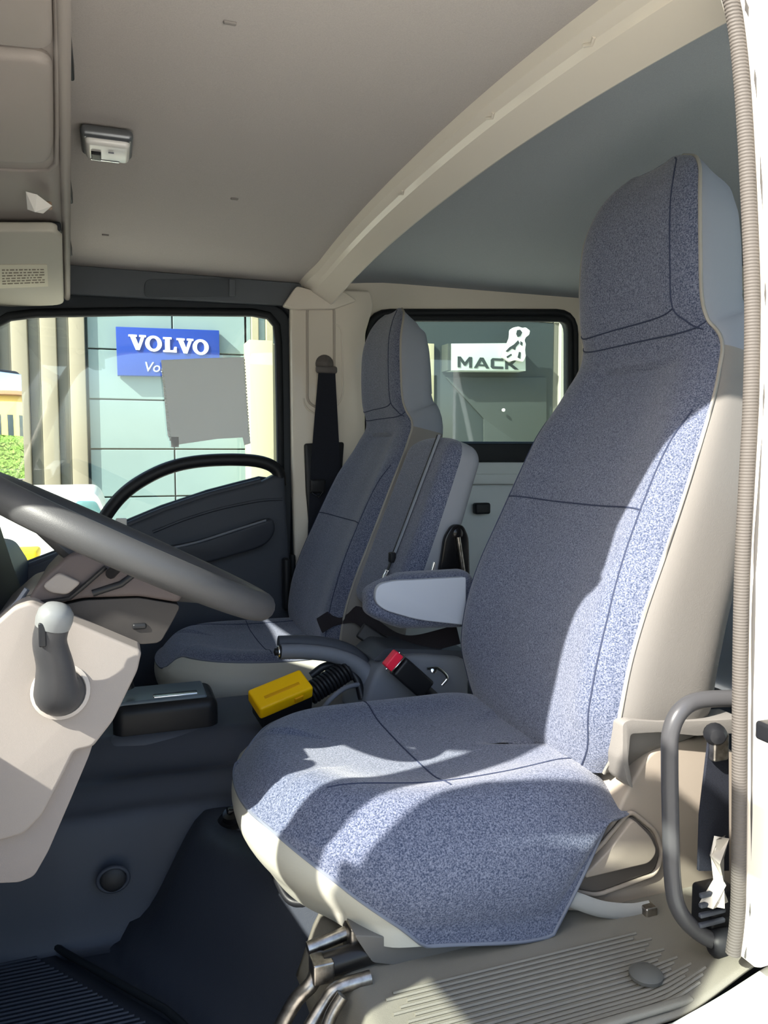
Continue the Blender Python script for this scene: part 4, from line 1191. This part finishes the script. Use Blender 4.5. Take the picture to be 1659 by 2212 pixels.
for q in [[(5.17, 2.547), (5.212, 2.556), (5.247, 2.521), (5.22, 2.47), (5.178, 2.456), (5.156, 2.498)], [(4.999, 2.258), (5.054, 2.315), (5.123, 2.355), (5.186, 2.414), (5.207, 2.378), (5.152, 2.32), (5.145, 2.283), (5.096, 2.299), (5.034, 2.253)], [(5.221, 2.403), (5.256, 2.386), (5.25, 2.343), (5.222, 2.36)], [(5.014, 2.191), (5.083, 2.231), (5.097, 2.213), (5.028, 2.168)], [(5.182, 2.186), (5.202, 2.261), (5.23, 2.256), (5.224, 2.17)]]:
    prism('emblem_marking', q, 'y', 8.650, 8.662, INKD, ms, bev=0)

# white parked car, yellow block
car = empty('parked_car', (-1.9, 5.6, -.86), 'white parked car seen under the steering wheel rim through the far window', 'car')
CW = mat('car white', (232, 230, 218), .3, coat=.3)
CB = [(0.003, 0.223), (-0.012, 0.396), (-0.048, 0.45)]
e_ = CB[0][0]
prof = [(e_ - 3.9, -.60), (e_ - .02, -.60), (e_, CB[0][1]), (CB[1][0], CB[1][1]), (CB[2][0] - .03, CB[2][1]), (e_ - 2.5, CB[2][1]), (e_ - 3.3, .05), (e_ - 3.9, -.08)]
prism('car_body', roundpoly(prof, .08), 'y', 5.2, 6.8, CW, car, bev=.08, seg=4)
tp_ = [(-0.042, 0.436), (-0.095, 0.578), (-0.144, 0.615)]
prism('car_roof', roundpoly([(tp_[0][0], tp_[0][1]), (tp_[1][0], tp_[1][1]), (tp_[2][0], tp_[2][1]), (e_ - 1.9, tp_[2][1]), (e_ - 2.5, tp_[0][1])], .05), 'y', 5.28, 6.72, CW, car, bev=.06, seg=3)
CG = mat('car window glass', (92, 128, 128), .08, spec=.8)
prism('car_window', roundpoly([(-0.067, 0.445), (-0.114, 0.546), (-0.241, 0.549), (-0.265, 0.45)], .02), 'y', 5.268, 5.30, CG, car, bev=.004)
prism('car_window', roundpoly([(-0.289, 0.451), (-0.268, 0.549), (-0.555, 0.555), (-0.646, 0.46)], .02), 'y', 5.268, 5.30, CG, car, bev=.004)
for wx_ in (e_ - .75, e_ - 3.1):
    w_ = lathe('wheel', [(.31, 0), (.31, .18), (.20, .20), (.18, .16), (.001, .16)], (wx_, 5.40, -.55), (0, -1, 0), BLACKPL, car, 24)
    attach(lathe('wheel_hub', [(.17, 0), (.16, .02), (.001, .03)], (wx_, 5.24, -.55), (0, -1, 0), METAL, None, 20), w_)
ybx = (-0.502, 4.2, 0.328)
yb_ = empty('yellow_block', (ybx[0], 4.3, -.86), 'yellow topped concrete barrier block in front of the white car', 'barrier')
rbox('barrier_body', (ybx[0] - .04, 4.3, (-.86 + ybx[2] - .06) / 2), (.12, .12, (ybx[2] - .06 + .86) / 2), .03, mat('pale concrete block', (200, 190, 170), .9), yb_)
rbox('yellow_top', (ybx[0] - .04, 4.3, ybx[2] - .03), (.13, .13, .03), .02, mat('yellow paint', (238, 204, 40), .6), yb_)

# far door mirror and what it shows
mr = empty('door_mirror', (-0.324, 2.16, 0.965), 'black framed door mirror outside the passenger window', 'mirror')
mN = Vector((.80, -.60, 0)).normalized()
mR = frame(Vector((-mN.y, mN.x, 0)), Vector((0, 0, 1)))
mC = Vector((-0.333, 2.16, 0.965))
rbox('mirror_housing', mC - mN * .022, (.105, .185, .022), .02, BLACKPL, mr, n=4, rot=mR)
rbox('mirror_glass', mC + mN * .0005, (.094, .174, .003), .002, mat('mirror silver', (235, 238, 235), .02, 1.0), mr, n=2, rot=mR)
tube('mirror_arm', [mC - mN * .03 + Vector((0, 0, -.1)), mC + Vector((-.1, -.1, -.25)), Vector((-.46, 1.96, .62))], .012, BLACKPL, mr, seg=8)
hd = empty('green_hedge', (9.5, 4.0, -.86), 'green clipped hedge behind the truck, seen in the door mirror', 'hedge')
vs, fs = rbox_vf((.6, 4.5, .85), .3, 3, 26)
random.seed(11)
mesh('hedge_foliage', [v + Vector((9.5, 4.0, -.01)) + Vector((random.uniform(-.09, .09), random.uniform(-.09, .09), random.uniform(-.09, .09))) for v in vs], fs, mat('hedge green', (96, 124, 60), .9, grain=.5, gscale=9), hd, smooth=False)
yw = empty('yellow_house', (14, 4, -.86), 'low yellow house behind the hedge, seen in the door mirror', 'house')
rbox('house_wall', (14, 4, 1.2), (1.2, 6, 2.06), .02, mat('yellow render', (226, 196, 110), .9), yw)
rbox('roof_edge', (13.9, 4, 3.3), (1.5, 6.2, .12), .03, mat('brown roof', (140, 110, 86), .9), yw)
for k in range(5):
    rbox('house_window', (12.79, -.2 + 2.0 * k, 1.5), (.03, .5, .6), .01, mat('dark window', (60, 70, 76), .1), yw)

# open driver door, swung forward outside the frame, and its mirror
HG = Vector((-.40, .03, 0))
ph = math.radians(84)
dv = Vector((math.cos(ph), -math.sin(ph), 0))
nv_ = Vector((dv.y, -dv.x, 0))
def dpt(k, z, o=0): return HG + dv * k + nv_ * o + Vector((0, 0, z))
od = empty('door_3', HG, 'open driver door swung forward beside the cab', kind='structure')
def dprism(name, poly, o0, o1, m, holes=()):
    ob = prism(name, poly, 'y', o0, o1, m, None, bev=0, holes=list(holes))
    for v_ in ob.data.vertices:
        a, b, c = v_.co
        v_.co = dpt(a, c, b)
    return attach(ob, od)
DO = [(0, .02), (.95, .25), (.96, 1.30), (.86, 1.36), (.20, 1.36), (.05, 1.15), (0, .70)]
DW = [(.07, .62), (.30, .70), (.60, .80), (.88, .84), (.90, 1.26), (.82, 1.31), (.24, 1.31), (.11, 1.10)]
dprism('door_shell', DO, -.03, .03, PAINTW, [DW])
dprism('door_lining', [(.02, .05), (.93, .28), (.93, .82), (.60, .79), (.30, .69), (.03, .60)], -.07, -.03, DARKPL)
dprism('window_glass', DW, -.002, .002, GLASS)
dm = empty('driver_mirror', (-.5, -.1, 1.0), 'large black driver side door mirror, unseen, outline shaped to shade the seat', 'mirror')
MP = [(-.02, .93), (-.005, .98), (-.075, 1.10), (-.17, 1.25), (-.26, 1.34), (-.38, 1.36), (-.40, 1.06), (-.33, 1.02), (-.12, .99)]  # unseen mirror, its outline cut to throw shade on the seat skirt
DMC = Vector((-.50, -.15, .95))
prism('mirror_housing', roundpoly(MP, .03), 'x', -.55, -.47, BLACKPL, dm, bev=.015, seg=3)
prism('mirror_glass', roundpoly([(-.17 + (a + .17) * .85, 1.1 + (b - 1.1) * .88) for a, b in MP], .03), 'x', -.472, -.466, mat('mirror silver', (235, 238, 235), .02, 1.0), dm, bev=0)
tube('mirror_arm', [DMC + Vector((0, .1, -.05)), Vector((-.40, .02, .92)), Vector((-.34, .03, .80))], .014, BLACKPL, dm, seg=8)
